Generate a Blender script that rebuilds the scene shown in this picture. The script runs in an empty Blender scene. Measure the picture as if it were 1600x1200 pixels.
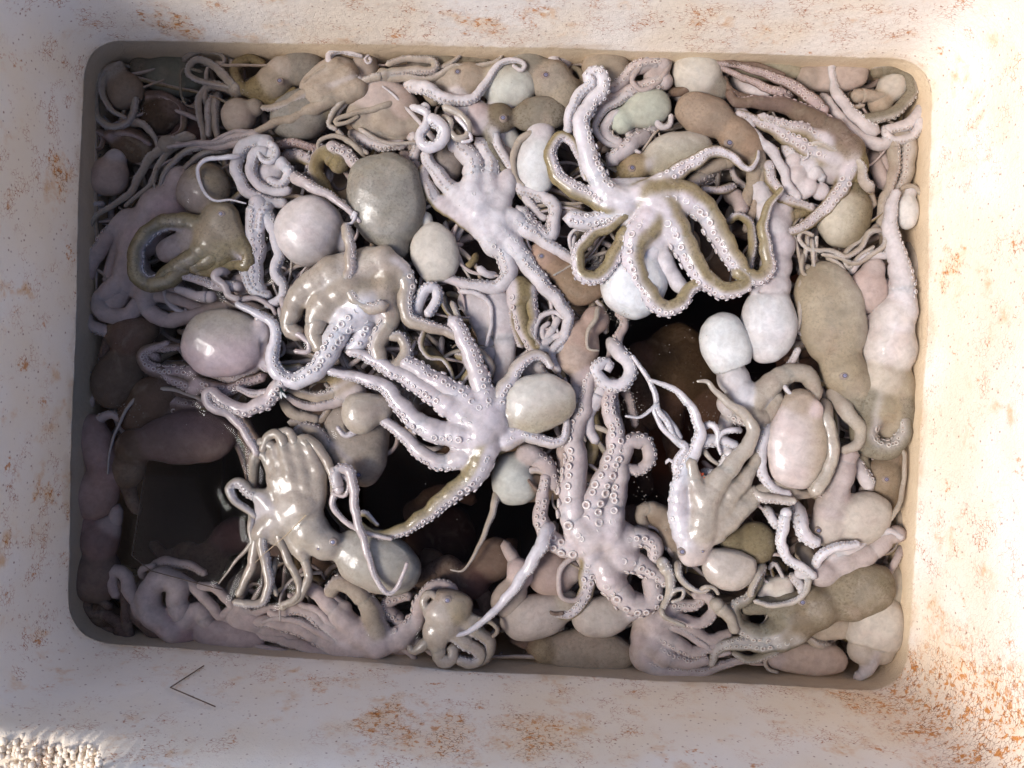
import bpy, math, random
import numpy as np
from mathutils import Vector
rng = np.random.default_rng(7)
random.seed(7)
R = math.radians
S = 0.00055            # metres per photo pixel on the water surface
CAM_H = 0.80           # camera height over the water, metres
HP = CAM_H / S
sc = bpy.context.scene
col = sc.collection

# ------------------------------------------------------------ camera, sky, sun, exposure
cam_d = bpy.data.cameras.new('camera'); cam = bpy.data.objects.new('camera', cam_d); col.objects.link(cam)
cam.location = (0, 0, CAM_H); cam.rotation_euler = (0, 0, 0)
cam_d.sensor_width = 36; cam_d.lens = 36 * CAM_H / (1600 * S)
cam_d.clip_start = 0.01; cam_d.clip_end = 60
sc.camera = cam
SUN_EL, SUN_FROM = 49, 197        # elevation; compass angle (from +x, counter-clockwise) the light comes from
w = bpy.data.worlds.new("World"); sc.world = w; w.use_nodes = True
nt = w.node_tree; bg = nt.nodes['Background']; sky = nt.nodes.new('ShaderNodeTexSky')
sky.sky_type = 'NISHITA'; sky.sun_disc = False; sky.sun_elevation = R(SUN_EL)
sky.sun_rotation = R(90 - SUN_FROM); sky.dust_density = 1.2; sky.air_density = 0.35; sky.ozone_density = 0.6
nt.links.new(sky.outputs[0], bg.inputs[0]); bg.inputs[1].default_value = 0.15
sun_d = bpy.data.lights.new('sun', 'SUN'); sun_d.energy = 1.25; sun_d.angle = R(20); sun_d.color = (1, 0.965, 0.93)
sun = bpy.data.objects.new('sun', sun_d); col.objects.link(sun)
d = Vector((math.cos(R(SUN_FROM)) * math.cos(R(SUN_EL)), math.sin(R(SUN_FROM)) * math.cos(R(SUN_EL)), math.sin(R(SUN_EL))))
sun.rotation_euler = d.to_track_quat('Z', 'Y').to_euler()
sun.location = d * 3
sc.view_settings.view_transform = 'Standard'; sc.view_settings.look = 'None'
sc.view_settings.gamma = 1; sc.view_settings.exposure = 1.26
sc.cycles.max_bounces = 6; sc.cycles.diffuse_bounces = 3; sc.cycles.transparent_max_bounces = 12

# ------------------------------------------------------------ materials
def mat(name):
    m = bpy.data.materials.new(name); m.use_nodes = True
    return m, m.node_tree, m.node_tree.nodes['Principled BSDF']
def nn(t, kind, **kw):
    n = t.nodes.new(kind)
    for k, v in kw.items():
        if k.startswith('i_'): n.inputs[k[2:].replace('_', ' ')].default_value = v
        else: setattr(n, k, v)
    return n
def ramp(t, src, a, b, ca=0.0, cb=1.0):
    n = nn(t, 'ShaderNodeMapRange'); n.interpolation_type = 'SMOOTHSTEP'
    n.inputs[1].default_value = a; n.inputs[2].default_value = b; n.inputs[3].default_value = ca; n.inputs[4].default_value = cb
    t.links.new(src, n.inputs[0]); return n.outputs[0]
def math_(t, op, a, b=None):
    n = nn(t, 'ShaderNodeMath', operation=op)
    for i, v in enumerate((a, b)):
        if v is None: continue
        if isinstance(v, (int, float)): n.inputs[i].default_value = v
        else: t.links.new(v, n.inputs[i])
    return n.outputs[0]
def mixc(t, f, a, b, mode='MIX'):
    n = nn(t, 'ShaderNodeMix', data_type='RGBA', blend_type=mode)
    for i, v in ((0, f), (6, a), (7, b)):
        if isinstance(v, (int, float)): n.inputs[i].default_value = v
        elif isinstance(v, tuple): n.inputs[i].default_value = v if len(v) == 4 else v + (1,)
        else: t.links.new(v, n.inputs[i])
    return n.outputs[2]
def pos(t): return nn(t, 'ShaderNodeNewGeometry').outputs['Position']
def noise(t, vec, scale, detail=3, rough=0.55, dist=0):
    n = nn(t, 'ShaderNodeTexNoise'); n.inputs['Scale'].default_value = scale; n.inputs['Detail'].default_value = detail
    n.inputs['Roughness'].default_value = rough; n.inputs['Distortion'].default_value = dist
    t.links.new(vec, n.inputs['Vector']); return n
def sep_z(t):
    s = nn(t, 'ShaderNodeSeparateXYZ'); t.links.new(pos(t), s.inputs[0]); return s.outputs[2]

def skin_material():
    m, t, b = mat('octopus_skin'); L = t.links.new
    a = nn(t, 'ShaderNodeVertexColor', layer_name='col'); P = pos(t)
    n1 = noise(t, P, 60, 4, 0.6); n2 = noise(t, P, 420, 3, 0.7); n3 = noise(t, P, 1500, 2, 0.6); n4 = noise(t, P, 28, 3, 0.5)
    # broad mottling, on pigmented skin stronger (alpha = how speckled this patch of skin is)
    mott = ramp(t, n1.outputs[0], 0.3, 0.7, 0.93, 1.04)
    n5 = noise(t, P, 170, 4, 0.65, 0.5); n6 = noise(t, P, 45, 3, 0.6, 1.0)
    c = mixc(t, 1.0, a.outputs['Color'], mott, 'MULTIPLY'); c = mixc(t, 1.0, c, ramp(t, n5.outputs[0], 0.32, 0.62, 0.92, 1.02), 'MULTIPLY')
    c = mixc(t, math_(t, 'MULTIPLY', ramp(t, n6.outputs[0], 0.50, 0.72, 0, 0.6), math_(t, 'ADD', a.outputs['Alpha'], 0.22)), c, (0.56, 0.50, 0.42))
    blot = math_(t, 'MULTIPLY', ramp(t, n4.outputs[0], 0.45, 0.68), a.outputs['Alpha'])
    c = mixc(t, math_(t, 'MULTIPLY', blot, 0.55), c, (0.34, 0.28, 0.17), 'MIX')
    spk = math_(t, 'MULTIPLY', math_(t, 'MULTIPLY', ramp(t, n2.outputs[0], 0.46, 0.70), a.outputs['Alpha']), ramp(t, n1.outputs[0], 0.35, 0.62, 0.25, 1))
    c = mixc(t, math_(t, 'MULTIPLY', spk, 0.72), c, (0.15, 0.12, 0.08), 'MIX')
    sp2 = math_(t, 'MULTIPLY', ramp(t, n3.outputs[0], 0.60, 0.74), math_(t, 'ADD', math_(t, 'MULTIPLY', a.outputs['Alpha'], 0.3), 0.04))
    c = mixc(t, sp2, c, (0.16, 0.10, 0.09), 'MIX')
    pinkn = noise(t, P, 38, 2, 0.5)
    c = mixc(t, ramp(t, pinkn.outputs[0], 0.5, 0.75, 0, 0.15), c, (0.72, 0.52, 0.52), 'MULTIPLY')
    gm = nn(t, 'ShaderNodeGamma'); gm.inputs[1].default_value = 1.55; L(c, gm.inputs[0]); hs = nn(t, 'ShaderNodeHueSaturation'); hs.inputs['Saturation'].default_value = 0.90; hs.inputs['Value'].default_value = 0.90; L(gm.outputs[0], hs.inputs['Color']); L(hs.outputs[0], b.inputs['Base Color'])
    z = sep_z(t); wet = ramp(t, z, -0.0006, 0.0008)
    L(ramp(t, z, -0.0006, 0.0008, 0.55, 0.32), b.inputs['Roughness'])
    L(ramp(t, z, -0.0006, 0.0008, 0.06, 0.35), b.inputs['Specular IOR Level'])
    L(math_(t, 'MULTIPLY', wet, 0.6), b.inputs['Coat Weight']); b.inputs['Coat Roughness'].default_value = 0.04
    b.inputs['Subsurface Weight'].default_value = 0.35; b.inputs['Subsurface Scale'].default_value = 0.003
    b.inputs['Subsurface Radius'].default_value = (1.0, 0.65, 0.5)
    bp = nn(t, 'ShaderNodeBump'); bp.inputs['Strength'].default_value = 0.30; bp.inputs['Distance'].default_value = 0.0008
    nb = noise(t, P, 520, 3, 0.6); nc = noise(t, P, 230, 4, 0.6, 1.2)
    h = math_(t, 'ADD', math_(t, 'MULTIPLY', nb.outputs[0], math_(t, 'ADD', a.outputs['Alpha'], 0.18)), math_(t, 'MULTIPLY', nc.outputs[0], 0.8))
    L(h, bp.inputs['Height']); L(bp.outputs[0], b.inputs['Normal']); L(bp.outputs[0], b.inputs['Coat Normal'])
    return m
def plain(name, c, rough=0.5, spec=0.5, sss=0):
    m, t, b = mat(name); b.inputs['Base Color'].default_value = c + (1,); b.inputs['Roughness'].default_value = rough
    b.inputs['Specular IOR Level'].default_value = spec
    n = noise(t, pos(t), 300, 3); cc = mixc(t, ramp(t, n.outputs[0], 0.3, 0.7, 0, 0.35), c, tuple(x * 0.6 for x in c)); t.links.new(cc, b.inputs['Base Color'])
    return m
SKIN = skin_material()

# ------------------------------------------------------------ mesh helpers (all shapes are authored in photo-pixel units at their own depth)
def W3(x, y, z):
    k = (HP - z) / HP
    return np.array([(x - 800) * k, (600 - y) * k, z], float)
def link(name, V, F, C=None, m=None, parent=None, S_=S):
    """V in pixel units, F list of (n,k) arrays of faces, C rgba per vertex"""
    V = np.asarray(V, np.float32) * S_
    if parent is None: c = V.mean(0) if len(V) else np.zeros(3)
    else: c = np.array(parent.location)
    V = V - c.astype(np.float32)
    me = bpy.data.meshes.new(name)
    me.vertices.add(len(V)); me.vertices.foreach_set('co', V.ravel())
    tot = np.concatenate([np.full(len(f), f.shape[1], np.int32) for f in F]); idx = np.concatenate([f.ravel() for f in F]).astype(np.int32)
    me.loops.add(len(idx)); me.loops.foreach_set('vertex_index', idx)
    me.polygons.add(len(tot)); st = np.zeros(len(tot), np.int32); st[1:] = np.cumsum(tot)[:-1]
    me.polygons.foreach_set('loop_start', st)
    me.polygons.foreach_set('use_smooth', np.ones(len(tot), bool))
    me.update(calc_edges=True); me.validate()
    if C is not None:
        at = me.color_attributes.new('col', 'FLOAT_COLOR', 'POINT'); at.data.foreach_set('color', np.asarray(C, np.float32).ravel())
    if m: me.materials.append(m)
    o = bpy.data.objects.new(name, me); col.objects.link(o)
    if parent is None: o.location = c
    else: o.parent = parent
    return o
def tag(o, label=None, cat=None, group=None, kind=None):
    for k, v in (('label', label), ('category', cat), ('group', group), ('kind', kind)):
        if v: o[k] = v
    return o
class Acc:
    def __init__(s): s.V = []; s.F = {}; s.C = []; s.n = 0
    def add(s, V, F, C):
        V = np.asarray(V, float); s.V.append(V)
        C = np.asarray(C, float)
        if C.ndim == 1: C = np.tile(C, (len(V), 1))
        s.C.append(C)
        for f in (F if isinstance(F, list) else [F]):
            if len(f): s.F.setdefault(f.shape[1], []).append(f + s.n)
        s.n += len(V)
    def link(s, name, m=None, parent=None):
        return link(name, np.concatenate(s.V), [np.concatenate(v) for v in s.F.values()], np.concatenate(s.C), m or SKIN, parent)

def catmull(P, n_per=None, step=3.0):
    P = np.asarray(P, float)
    if len(P) == 2: P = np.array([P[0], (P[0] + P[1]) / 2, P[1]])
    E = np.vstack([2 * P[0] - P[1], P, 2 * P[-1] - P[-2]])
    out = []
    for i in range(len(P) - 1):
        p0, p1, p2, p3 = E[i:i + 4]
        # centripetal-ish tangents keep tight loops round
        d01, d12, d23 = [max(np.linalg.norm(q - p) ** 0.5, 1e-3) for p, q in ((p0, p1), (p1, p2), (p2, p3))]
        m1 = (p2 - p1) + d12 * ((p1 - p0) / d01 - (p2 - p0) / (d01 + d12))
        m2 = (p2 - p1) + d12 * ((p3 - p2) / d23 - (p3 - p1) / (d12 + d23))
        n = max(3, int(np.linalg.norm(p2 - p1) / step))
        t = np.linspace(0, 1, n, endpoint=False)[:, None]
        out.append((2 * t**3 - 3 * t**2 + 1) * p1 + (t**3 - 2 * t**2 + t) * m1 + (-2 * t**3 + 3 * t**2) * p2 + (t**3 - t**2) * m2)
    out.append(P[-1:])
    return np.vstack(out)
def resample(Q, ds):
    d = np.r_[0, np.cumsum(np.linalg.norm(np.diff(Q, axis=0), axis=1))]
    n = max(4, int(d[-1] / ds)); s = np.linspace(0, d[-1], n)
    return np.stack([np.interp(s, d, Q[:, i]) for i in range(Q.shape[1])], 1), s
def frame(C):
    T = np.gradient(C, axis=0); T /= np.linalg.norm(T, axis=1)[:, None] + 1e-9
    up = np.array([0, 0, 1.0]); side = np.cross(up, T); n = np.linalg.norm(side, axis=1)[:, None]
    side = side / np.maximum(n, 1e-6); N = np.cross(T, side)
    return T, side, N
def wob(s, seed, amp):
    return 1 + amp * (np.sin(s * 0.19 + seed) + 0.6 * np.sin(s * 0.43 + seed * 2.3)) 
def sm(x, a, b):
    t = np.clip((x - a) / (b - a), 0, 1); return t * t * (3 - 2 * t)

PAL = {  # ventral (pale) colour, dorsal (pigmented) colour, dorsal speckle
 'W': ((.77, .74, .75), (.75, .715, .72), .04),
 'T': ((.72, .67, .68), (.46, .39, .235), .75),
 'G': ((.66, .63, .60), (.42, .39, .32), .55),
 'B': ((.72, .675, .645), (.60, .545, .475), .22),
 'P': ((.72, .655, .645), (.65, .58, .56), .12),
 'R': ((.76, .68, .66), (.72, .63, .60), .10),
 'V': ((.64, .54, .53), (.37, .29, .25), .55),
 'O': ((.70, .65, .63), (.58, .51, .43), .3),
}
def sucker_mesh(hi):
    # a cup: flared rim, dark hollow
    prof = [(0.80, -0.25, 0), (1.0, 0.10, 0), (0.95, 0.32, 1), (0.72, 0.40, 1), (0.50, 0.28, 0), (0.36, 0.12, -1)] if hi else [(0.95, -0.2, 0), (0.90, 0.42, 1), (0.40, 0.20, -1)]
    k = 12 if hi else 7
    a = np.linspace(0, 2 * np.pi, k, endpoint=False)
    V = np.array([(r * np.cos(t), r * np.sin(t), z) for r, z, _ in prof for t in a] + [(0, 0, 0.0)])
    kind = np.array([q for _, _, q in prof for _ in a] + [-1])
    Q = []
    for j in range(len(prof) - 1):
        for i in range(k): Q.append((j * k + i, j * k + (i + 1) % k, (j + 1) * k + (i + 1) % k, (j + 1) * k + i))
    Tt = [((len(prof) - 1) * k + i, (len(prof) - 1) * k + (i + 1) % k, len(V) - 1) for i in range(k)]
    return V, np.array(Q), np.array(Tt), kind
SUCK = {True: sucker_mesh(True), False: sucker_mesh(False)}
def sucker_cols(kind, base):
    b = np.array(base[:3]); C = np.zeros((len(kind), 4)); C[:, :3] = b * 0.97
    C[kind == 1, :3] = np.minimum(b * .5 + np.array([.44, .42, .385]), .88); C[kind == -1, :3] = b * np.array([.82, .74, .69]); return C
suck_mesh_cache = {}

class Arm: pass
def parse(pts, z0, z1):
    P = []
    for w_ in pts.split():
        v = [float(q) for q in w_.split(',')]; P.append(v)
    n = len(P); out = []
    xy = np.array([p[:2] for p in P]); dd = np.r_[0, np.cumsum(np.linalg.norm(np.diff(xy, axis=0), axis=1))]; dd /= dd[-1]
    for p, t in zip(P, dd):
        z = z0 + (z1 - z0) * t
        if len(p) > 2: z += p[2]
        out.append((p[0], p[1], z))
    return np.array(out)
def make_arm(pts, r0, r1, z0, z1, su, pow_=1.0, core=0.3, pal='W', sc_=1.0, flat=1.0, tanmix=1.0, endr=None):
    A = Arm()
    P = parse(pts, z0, z1); Q = catmull(P)
    Q, s = resample(Q, 2.0); t = s / s[-1]
    A.t = t; A.s = s
    r = r0 + (r1 - r0) * t ** pow_
    r = r * wob(s, r0 * 3 + len(s), 0.04)
    sd_ = r0 * 5 + len(s); am = np.minimum(r, 9) * 0.11 * sm(s, 0, 20); Q[:, 0] += am * np.sin(s * 0.17 + sd_); Q[:, 1] += am * np.cos(s * 0.14 + sd_ * 2); Q[:, 2] += am * 0.8 * np.sin(s * 0.11 + sd_)
    if core == 0:
        r = r * np.sqrt(np.clip(0.06 + s / (r0 * 1.1), 0, 1)); Q[:, 2] -= r0 * 1.9 * (1 - sm(s, 0, r0 * 3.2))
    k = (HP - Q[:, 2]) / HP
    A.C = np.stack([(Q[:, 0] - 800) * k, (600 - Q[:, 1]) * k, Q[:, 2]], 1); A.r = r * k
    A.T, A.side, A.N = frame(A.C)
    if su is None: ph = None; sd = -A.N
    else:
        ph = np.radians(np.interp(t, np.linspace(0, 1, len(su)), su)) if isinstance(su, (tuple, list)) else np.full(len(t), np.radians(su))
        sd = np.cos(ph)[:, None] * A.N + np.sin(ph)[:, None] * A.side
    A.ph = ph; A.sd = sd; A.core = core; A.pal = PAL[pal]; A.sc = sc_; A.flat = flat; A.L = s[-1]; A.tm = tanmix
    return A
def arm_col(A, dot):
    v, dcol, sp = A.pal
    m = sm(-dot, -0.80, -0.30) * A.tm
    v = np.array(v); dcol = np.array(dcol)
    C = np.empty(dot.shape + (4,)); C[..., :3] = v + (dcol - v) * m[..., None]; C[..., 3] = sp * m
    return C
def tube(acc, A, cheap=False):
    t = A.t; n = len(t)
    # thin out rings along straight thick parts
    step = np.clip(A.r * 0.6, 4.0, 9.0) if cheap else np.clip(A.r * 0.42, 2.4, 6.0); keep = [0]; last = 0
    for i in range(1, n):
        if A.s[i] - A.s[last] >= step[i]: keep.append(i); last = i
    if keep[-1] != n - 1: keep.append(n - 1)
    keep = np.array(keep); c0 = A.core
    if c0 > 0: keep = keep[t[keep] > max(0, c0 - 0.16)]
    if len(keep) < 3: return
    k = (7 if A.r[keep].max() < 12 else 10) if cheap else (12 if A.r[keep].max() > 6 else 8)
    a = np.linspace(0, 2 * np.pi, k, endpoint=False)
    r = A.r[keep].copy()
    if c0 > 0: r *= 0.82 + 0.18 * sm(t[keep], c0 - 0.15, c0 + 0.0)
    ca, sa = np.cos(a), np.sin(a)
    dirs = ca[None, :, None] * A.N[keep][:, None, :] + sa[None, :, None] * A.side[keep][:, None, :]
    dot = (dirs * A.sd[keep][:, None, :]).sum(2)
    rr = r[:, None] * (1 - 0.10 * sm(dot, 0.3, 1.0))
    rr = rr * (1 + 0.025 * np.sin(A.s[keep][:, None] * 0.35 + a[None] * 2 + A.L))
    off = dirs * rr[..., None]; off[..., 2] *= A.flat
    V = A.C[keep][:, None, :] + off
    C = arm_col(A, dot)
    m = len(keep); V = V.reshape(-1, 3); C = C.reshape(-1, 4)
    i = np.arange(m - 1)[:, None] * k; j = np.arange(k)[None]; j2 = (j + 1) % k
    Q = np.stack([i + j, i + j2, i + k + j2, i + k + j], -1).reshape(-1, 4)[:, ::-1]
    tip = A.C[keep[-1]] + A.T[keep[-1]] * r[-1] * 0.9; base = A.C[keep[0]]
    V = np.vstack([V, tip, base]); C = np.vstack([C, C[-1], C[0]])
    jj = np.arange(k); T1 = np.stack([(m - 1) * k + jj, (m - 1) * k + (jj + 1) % k, np.full(k, len(V) - 2)], 1)[:, ::-1]
    T2 = np.stack([(jj + 1) % k, jj, np.full(k, len(V) - 1)], 1)[:, ::-1]
    acc.add(V, [Q, T1, T2], C)
def suckers(A, small, big, tmin=0.03):
    """two rows of cups along the arm; collects (position, normal, radius)"""
    if A.ph is None: return
    s = A.L * tmin; i = 0; L = A.L
    while s < L * 0.985:
        t = s / L; r = np.interp(t, A.t, A.r)
        q = min(max(r * 0.272, 1.0), 6.4) * A.sc * (0.78 + 0.34 * random.random()) * (0.6 + 0.4 * min(1, t / 0.12))
        lat = 1 if i % 2 else -1
        j = min(int(t * (len(A.t) - 1) + .5), len(A.t) - 1)
        ph = A.ph[j] + lat * 0.46 + random.uniform(-.10, .10)
        if random.random() < 0.04: s += q * 1.22; i += 1; continue
        dirn = math.cos(ph) * A.N[j] + math.sin(ph) * A.side[j]; dn = dirn + np.array([random.uniform(-.22, .22) for _ in range(3)]); dn /= np.linalg.norm(dn); off = dirn * r * 0.93; off[2] *= A.flat
        (big if q > 4.3 else small).append((A.C[j] + off, dn, A.T[j], q, A.pal[0]))
        s += q * 1.22; i += 1

def surface_nets(F, org, h):
    ins = F < 0
    def sh(a, i, j, k): return a[i:a.shape[0] - 1 + i, j:a.shape[1] - 1 + j, k:a.shape[2] - 1 + k]
    cnt = sum(sh(ins, i, j, k).astype(np.int8) for i in (0, 1) for j in (0, 1) for k in (0, 1))
    act = (cnt > 0) & (cnt < 8)
    idx = np.argwhere(act)
    if len(idx) == 0: return None
    vid = -np.ones(act.shape, np.int64); vid[act] = np.arange(len(idx))
    i, j, k = idx.T; pos_ = np.zeros((len(idx), 3)); c = np.zeros(len(idx))
    corners = {(a, b, e): F[i + a, j + b, k + e] for a in (0, 1) for b in (0, 1) for e in (0, 1)}
    for ax in range(3):
        for u in (0, 1):
            for v in (0, 1):
                p = [0, 0, 0]; o1, o2 = [q for q in range(3) if q != ax]; p[o1] = u; p[o2] = v; q = list(p); q[ax] = 1
                f0 = corners[tuple(p)]; f1 = corners[tuple(q)]; cr = (f0 < 0) != (f1 < 0)
                t = np.where(cr, f0 / np.where(cr, f0 - f1, 1), 0)
                pp = np.tile(np.array(p, float), (len(idx), 1)); pp[:, ax] = t
                pos_[cr] += pp[cr]; c[cr] += 1
    V = (idx + pos_ / c[:, None]) * h + org
    Q = []
    for ax in range(3):
        sl0 = [slice(None)] * 3; sl1 = [slice(None)] * 3; sl0[ax] = slice(0, -1); sl1[ax] = slice(1, None)
        a, b = ins[tuple(sl0)], ins[tuple(sl1)]; e = np.argwhere(a != b); o1, o2 = (ax + 1) % 3, (ax + 2) % 3
        ok = (e[:, o1] > 0) & (e[:, o2] > 0) & (e[:, o1] < F.shape[o1] - 1) & (e[:, o2] < F.shape[o2] - 1); e = e[ok]
        if not len(e): continue
        def at(d1, d2):
            g = e.copy(); g[:, o1] -= d1; g[:, o2] -= d2; return vid[g[:, 0], g[:, 1], g[:, 2]]
        q = np.stack([at(1, 1), at(0, 1), at(0, 0), at(1, 0)], 1)
        flip = ~a[e[:, 0], e[:, 1], e[:, 2]]; q[flip] = q[flip][:, ::-1]; Q.append(q)
    return V, np.concatenate(Q)

class Limb:  # list of samples: centre, radius, sucker direction or None, palette
    def __init__(s): s.c = []; s.r = []; s.col = []; s.fl = 1.0
def build_core(limbs, eggs, h, k, seed):
    """limbs: list of dict(c (n,3), r (n), col(n,4)|callable); eggs: dicts. Smooth union by summed exponentials."""
    lo = []; hi = []
    for l in limbs: lo.append((l['c'] - l['r'][:, None]).min(0)); hi.append((l['c'] + l['r'][:, None]).max(0))
    for e in eggs:
        m = max(e['L'], e['W']) * 1.05; lo.append(e['c'] - [m, m, e['Z'] * 1.2]); hi.append(e['c'] + [m, m, e['Z'] * 1.2])
    lo = np.min(lo, 0) - 4 * h; hi = np.max(hi, 0) + 4 * h
    n = np.ceil((hi - lo) / h).astype(int) + 1
    acc = np.zeros(n, np.float32); ax = [lo[i] + h * np.arange(n[i]) for i in range(3)]
    pad = 5.0 / k
    for l in limbs:
        D = None; c, r = l['c'], l['r']
        a = np.maximum(((c - r[:, None]).min(0) - pad - lo) / h, 0).astype(int); b = np.minimum(((c + r[:, None]).max(0) + pad - lo) / h + 2, n).astype(int)
        D = np.full(tuple(b - a), 1e3, np.float32)
        for q in range(len(c)):
            m = r[q] + pad
            i0 = np.maximum(((c[q] - m - lo) / h), a).astype(int); i1 = np.minimum(((c[q] + m - lo) / h + 2), b).astype(int)
            X = (ax[0][i0[0]:i1[0]] - c[q][0])[:, None, None]; Y = (ax[1][i0[1]:i1[1]] - c[q][1])[None, :, None]; Z = (ax[2][i0[2]:i1[2]] - c[q][2])[None, None, :]
            dd = np.sqrt(X * X + Y * Y + (Z / l.get('fl', 1.0)) ** 2) - r[q]
            sl = tuple(slice(i0[w_] - a[w_], i1[w_] - a[w_]) for w_ in range(3))
            np.minimum(D[sl], dd, out=D[sl])
        acc[a[0]:b[0], a[1]:b[1], a[2]:b[2]] += np.exp(-k * np.clip(D, -12 / k, 12 / k)) * (D < 900)
    for e in eggs:
        X = (ax[0] - e['c'][0])[:, None, None]; Y = (ax[1] - e['c'][1])[None, :, None]; Z = (ax[2] - e['c'][2])[None, None, :]
        u = (X * e['ux'] + Y * e['uy']) / e['L']; v = (-X * e['uy'] + Y * e['ux'])
        v = v - e['bend'] * e['W'] * (u * u - 0.4)
        Wu = e['W'] * (1 + e['egg'] * np.clip(u, -1.2, 1.2)); Zu = e['Z'] * (1 + 0.5 * e['egg'] * np.clip(u, -1.2, 1.2))
        p = e['pw']
        q = (np.abs(u) ** p + np.abs(v / Wu) ** p + (np.abs(Z / Zu)) ** p) ** (1 / p)
        D = (q - 1) * min(e['W'], e['Z'])
        if e['cut'] is not None: D = np.maximum(D, (-e['cut'] - u) * e['L'])
        acc += np.exp(-k * np.clip(D, -12 / k, 12 / k))
    F = -np.log(np.maximum(acc, 1e-12)) / k
    # soft flesh is never perfectly round
    X, Y, Z = np.meshgrid(*ax, indexing='ij', sparse=True)
    F = F + 0.75 * np.sin(X * 0.061 + seed) * np.sin(Y * 0.073 + seed * 1.7 + Z * 0.04) + 0.35 * np.sin(X * 0.115 - Y * 0.09 + seed * 2) + 0.30 * np.sin(X * 0.19 + Y * 0.11 + seed * 3) * np.sin(Y * 0.21 - Z * 0.15 + seed) 
    F[0] = F[-1] = 5; F[:, 0] = F[:, -1] = 5; F[:, :, 0] = F[:, :, -1] = 5
    res = surface_nets(F.astype(np.float32), lo, h)
    return res
def core_colors(V, limbs, eggs, k):
    n = len(V); Wt = np.zeros(n); C = np.zeros((n, 4)); k = max(k, 0.5)
    for l in limbs:
        st = l.get('st', 1); c = l['c'][::st]; r = l['r'][::st]
        lo = (c - r[:, None]).min(0) - 8; hi = (c + r[:, None]).max(0) + 8
        sel = np.where(((V > lo) & (V < hi)).all(1))[0]
        if not len(sel): continue
        P = V[sel]; D = P[:, None, :] - c[None]; dist = np.sqrt((D ** 2).sum(2)); dd = dist - r[None]; b = dd.argmin(1); ar = np.arange(len(sel))
        d_ = dd[ar, b]
        if l.get('arm') is not None:
            A = l['arm']; sd = l['sd'][::st][b]; dot = (D[ar, b] / np.maximum(dist[ar, b], 1e-3)[:, None] * sd).sum(1); cc = arm_col(A, dot)
        else: cc = np.tile(np.array(l['col'], float), (len(sel), 1))
        w_ = np.exp(-k * np.clip(d_, -15, 15)); C[sel] += cc * w_[:, None]; Wt[sel] += w_
    for e in eggs:
        X, Y, Z = (V - e['c']).T
        u = (X * e['ux'] + Y * e['uy']) / e['L']; v = (-X * e['uy'] + Y * e['ux']) - e['bend'] * e['W'] * (u * u - 0.4)
        Wu = e['W'] * (1 + e['egg'] * np.clip(u, -1.2, 1.2)); q = np.sqrt(u ** 2 + (v / Wu) ** 2 + (Z / e['Z']) ** 2)
        d_ = (q - 1) * min(e['W'], e['Z'])
        if e['cut'] is not None: d_ = np.maximum(d_, (-e['cut'] - u) * e['L'])
        w_ = np.exp(-k * np.clip(d_, -15, 15))
        base = np.array(e['col'], float); cc = np.tile(base, (n, 1))
        if e.get('col2') is not None:   # second skin colour towards one flank
            g = e['gd']; m = sm((u * g[0] + (v / e['W']) * g[1]) + g[2], -0.45, 0.45)[:, None]
            cc = cc * (1 - m) + np.array(e['col2'], float) * m
        C += cc * w_[:, None]; Wt += w_
    C /= np.maximum(Wt, 1e-9)[:, None]
    return C
ALL = []      # every vertex near the waterline, for the meniscus
N_SUCK = [0]
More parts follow.
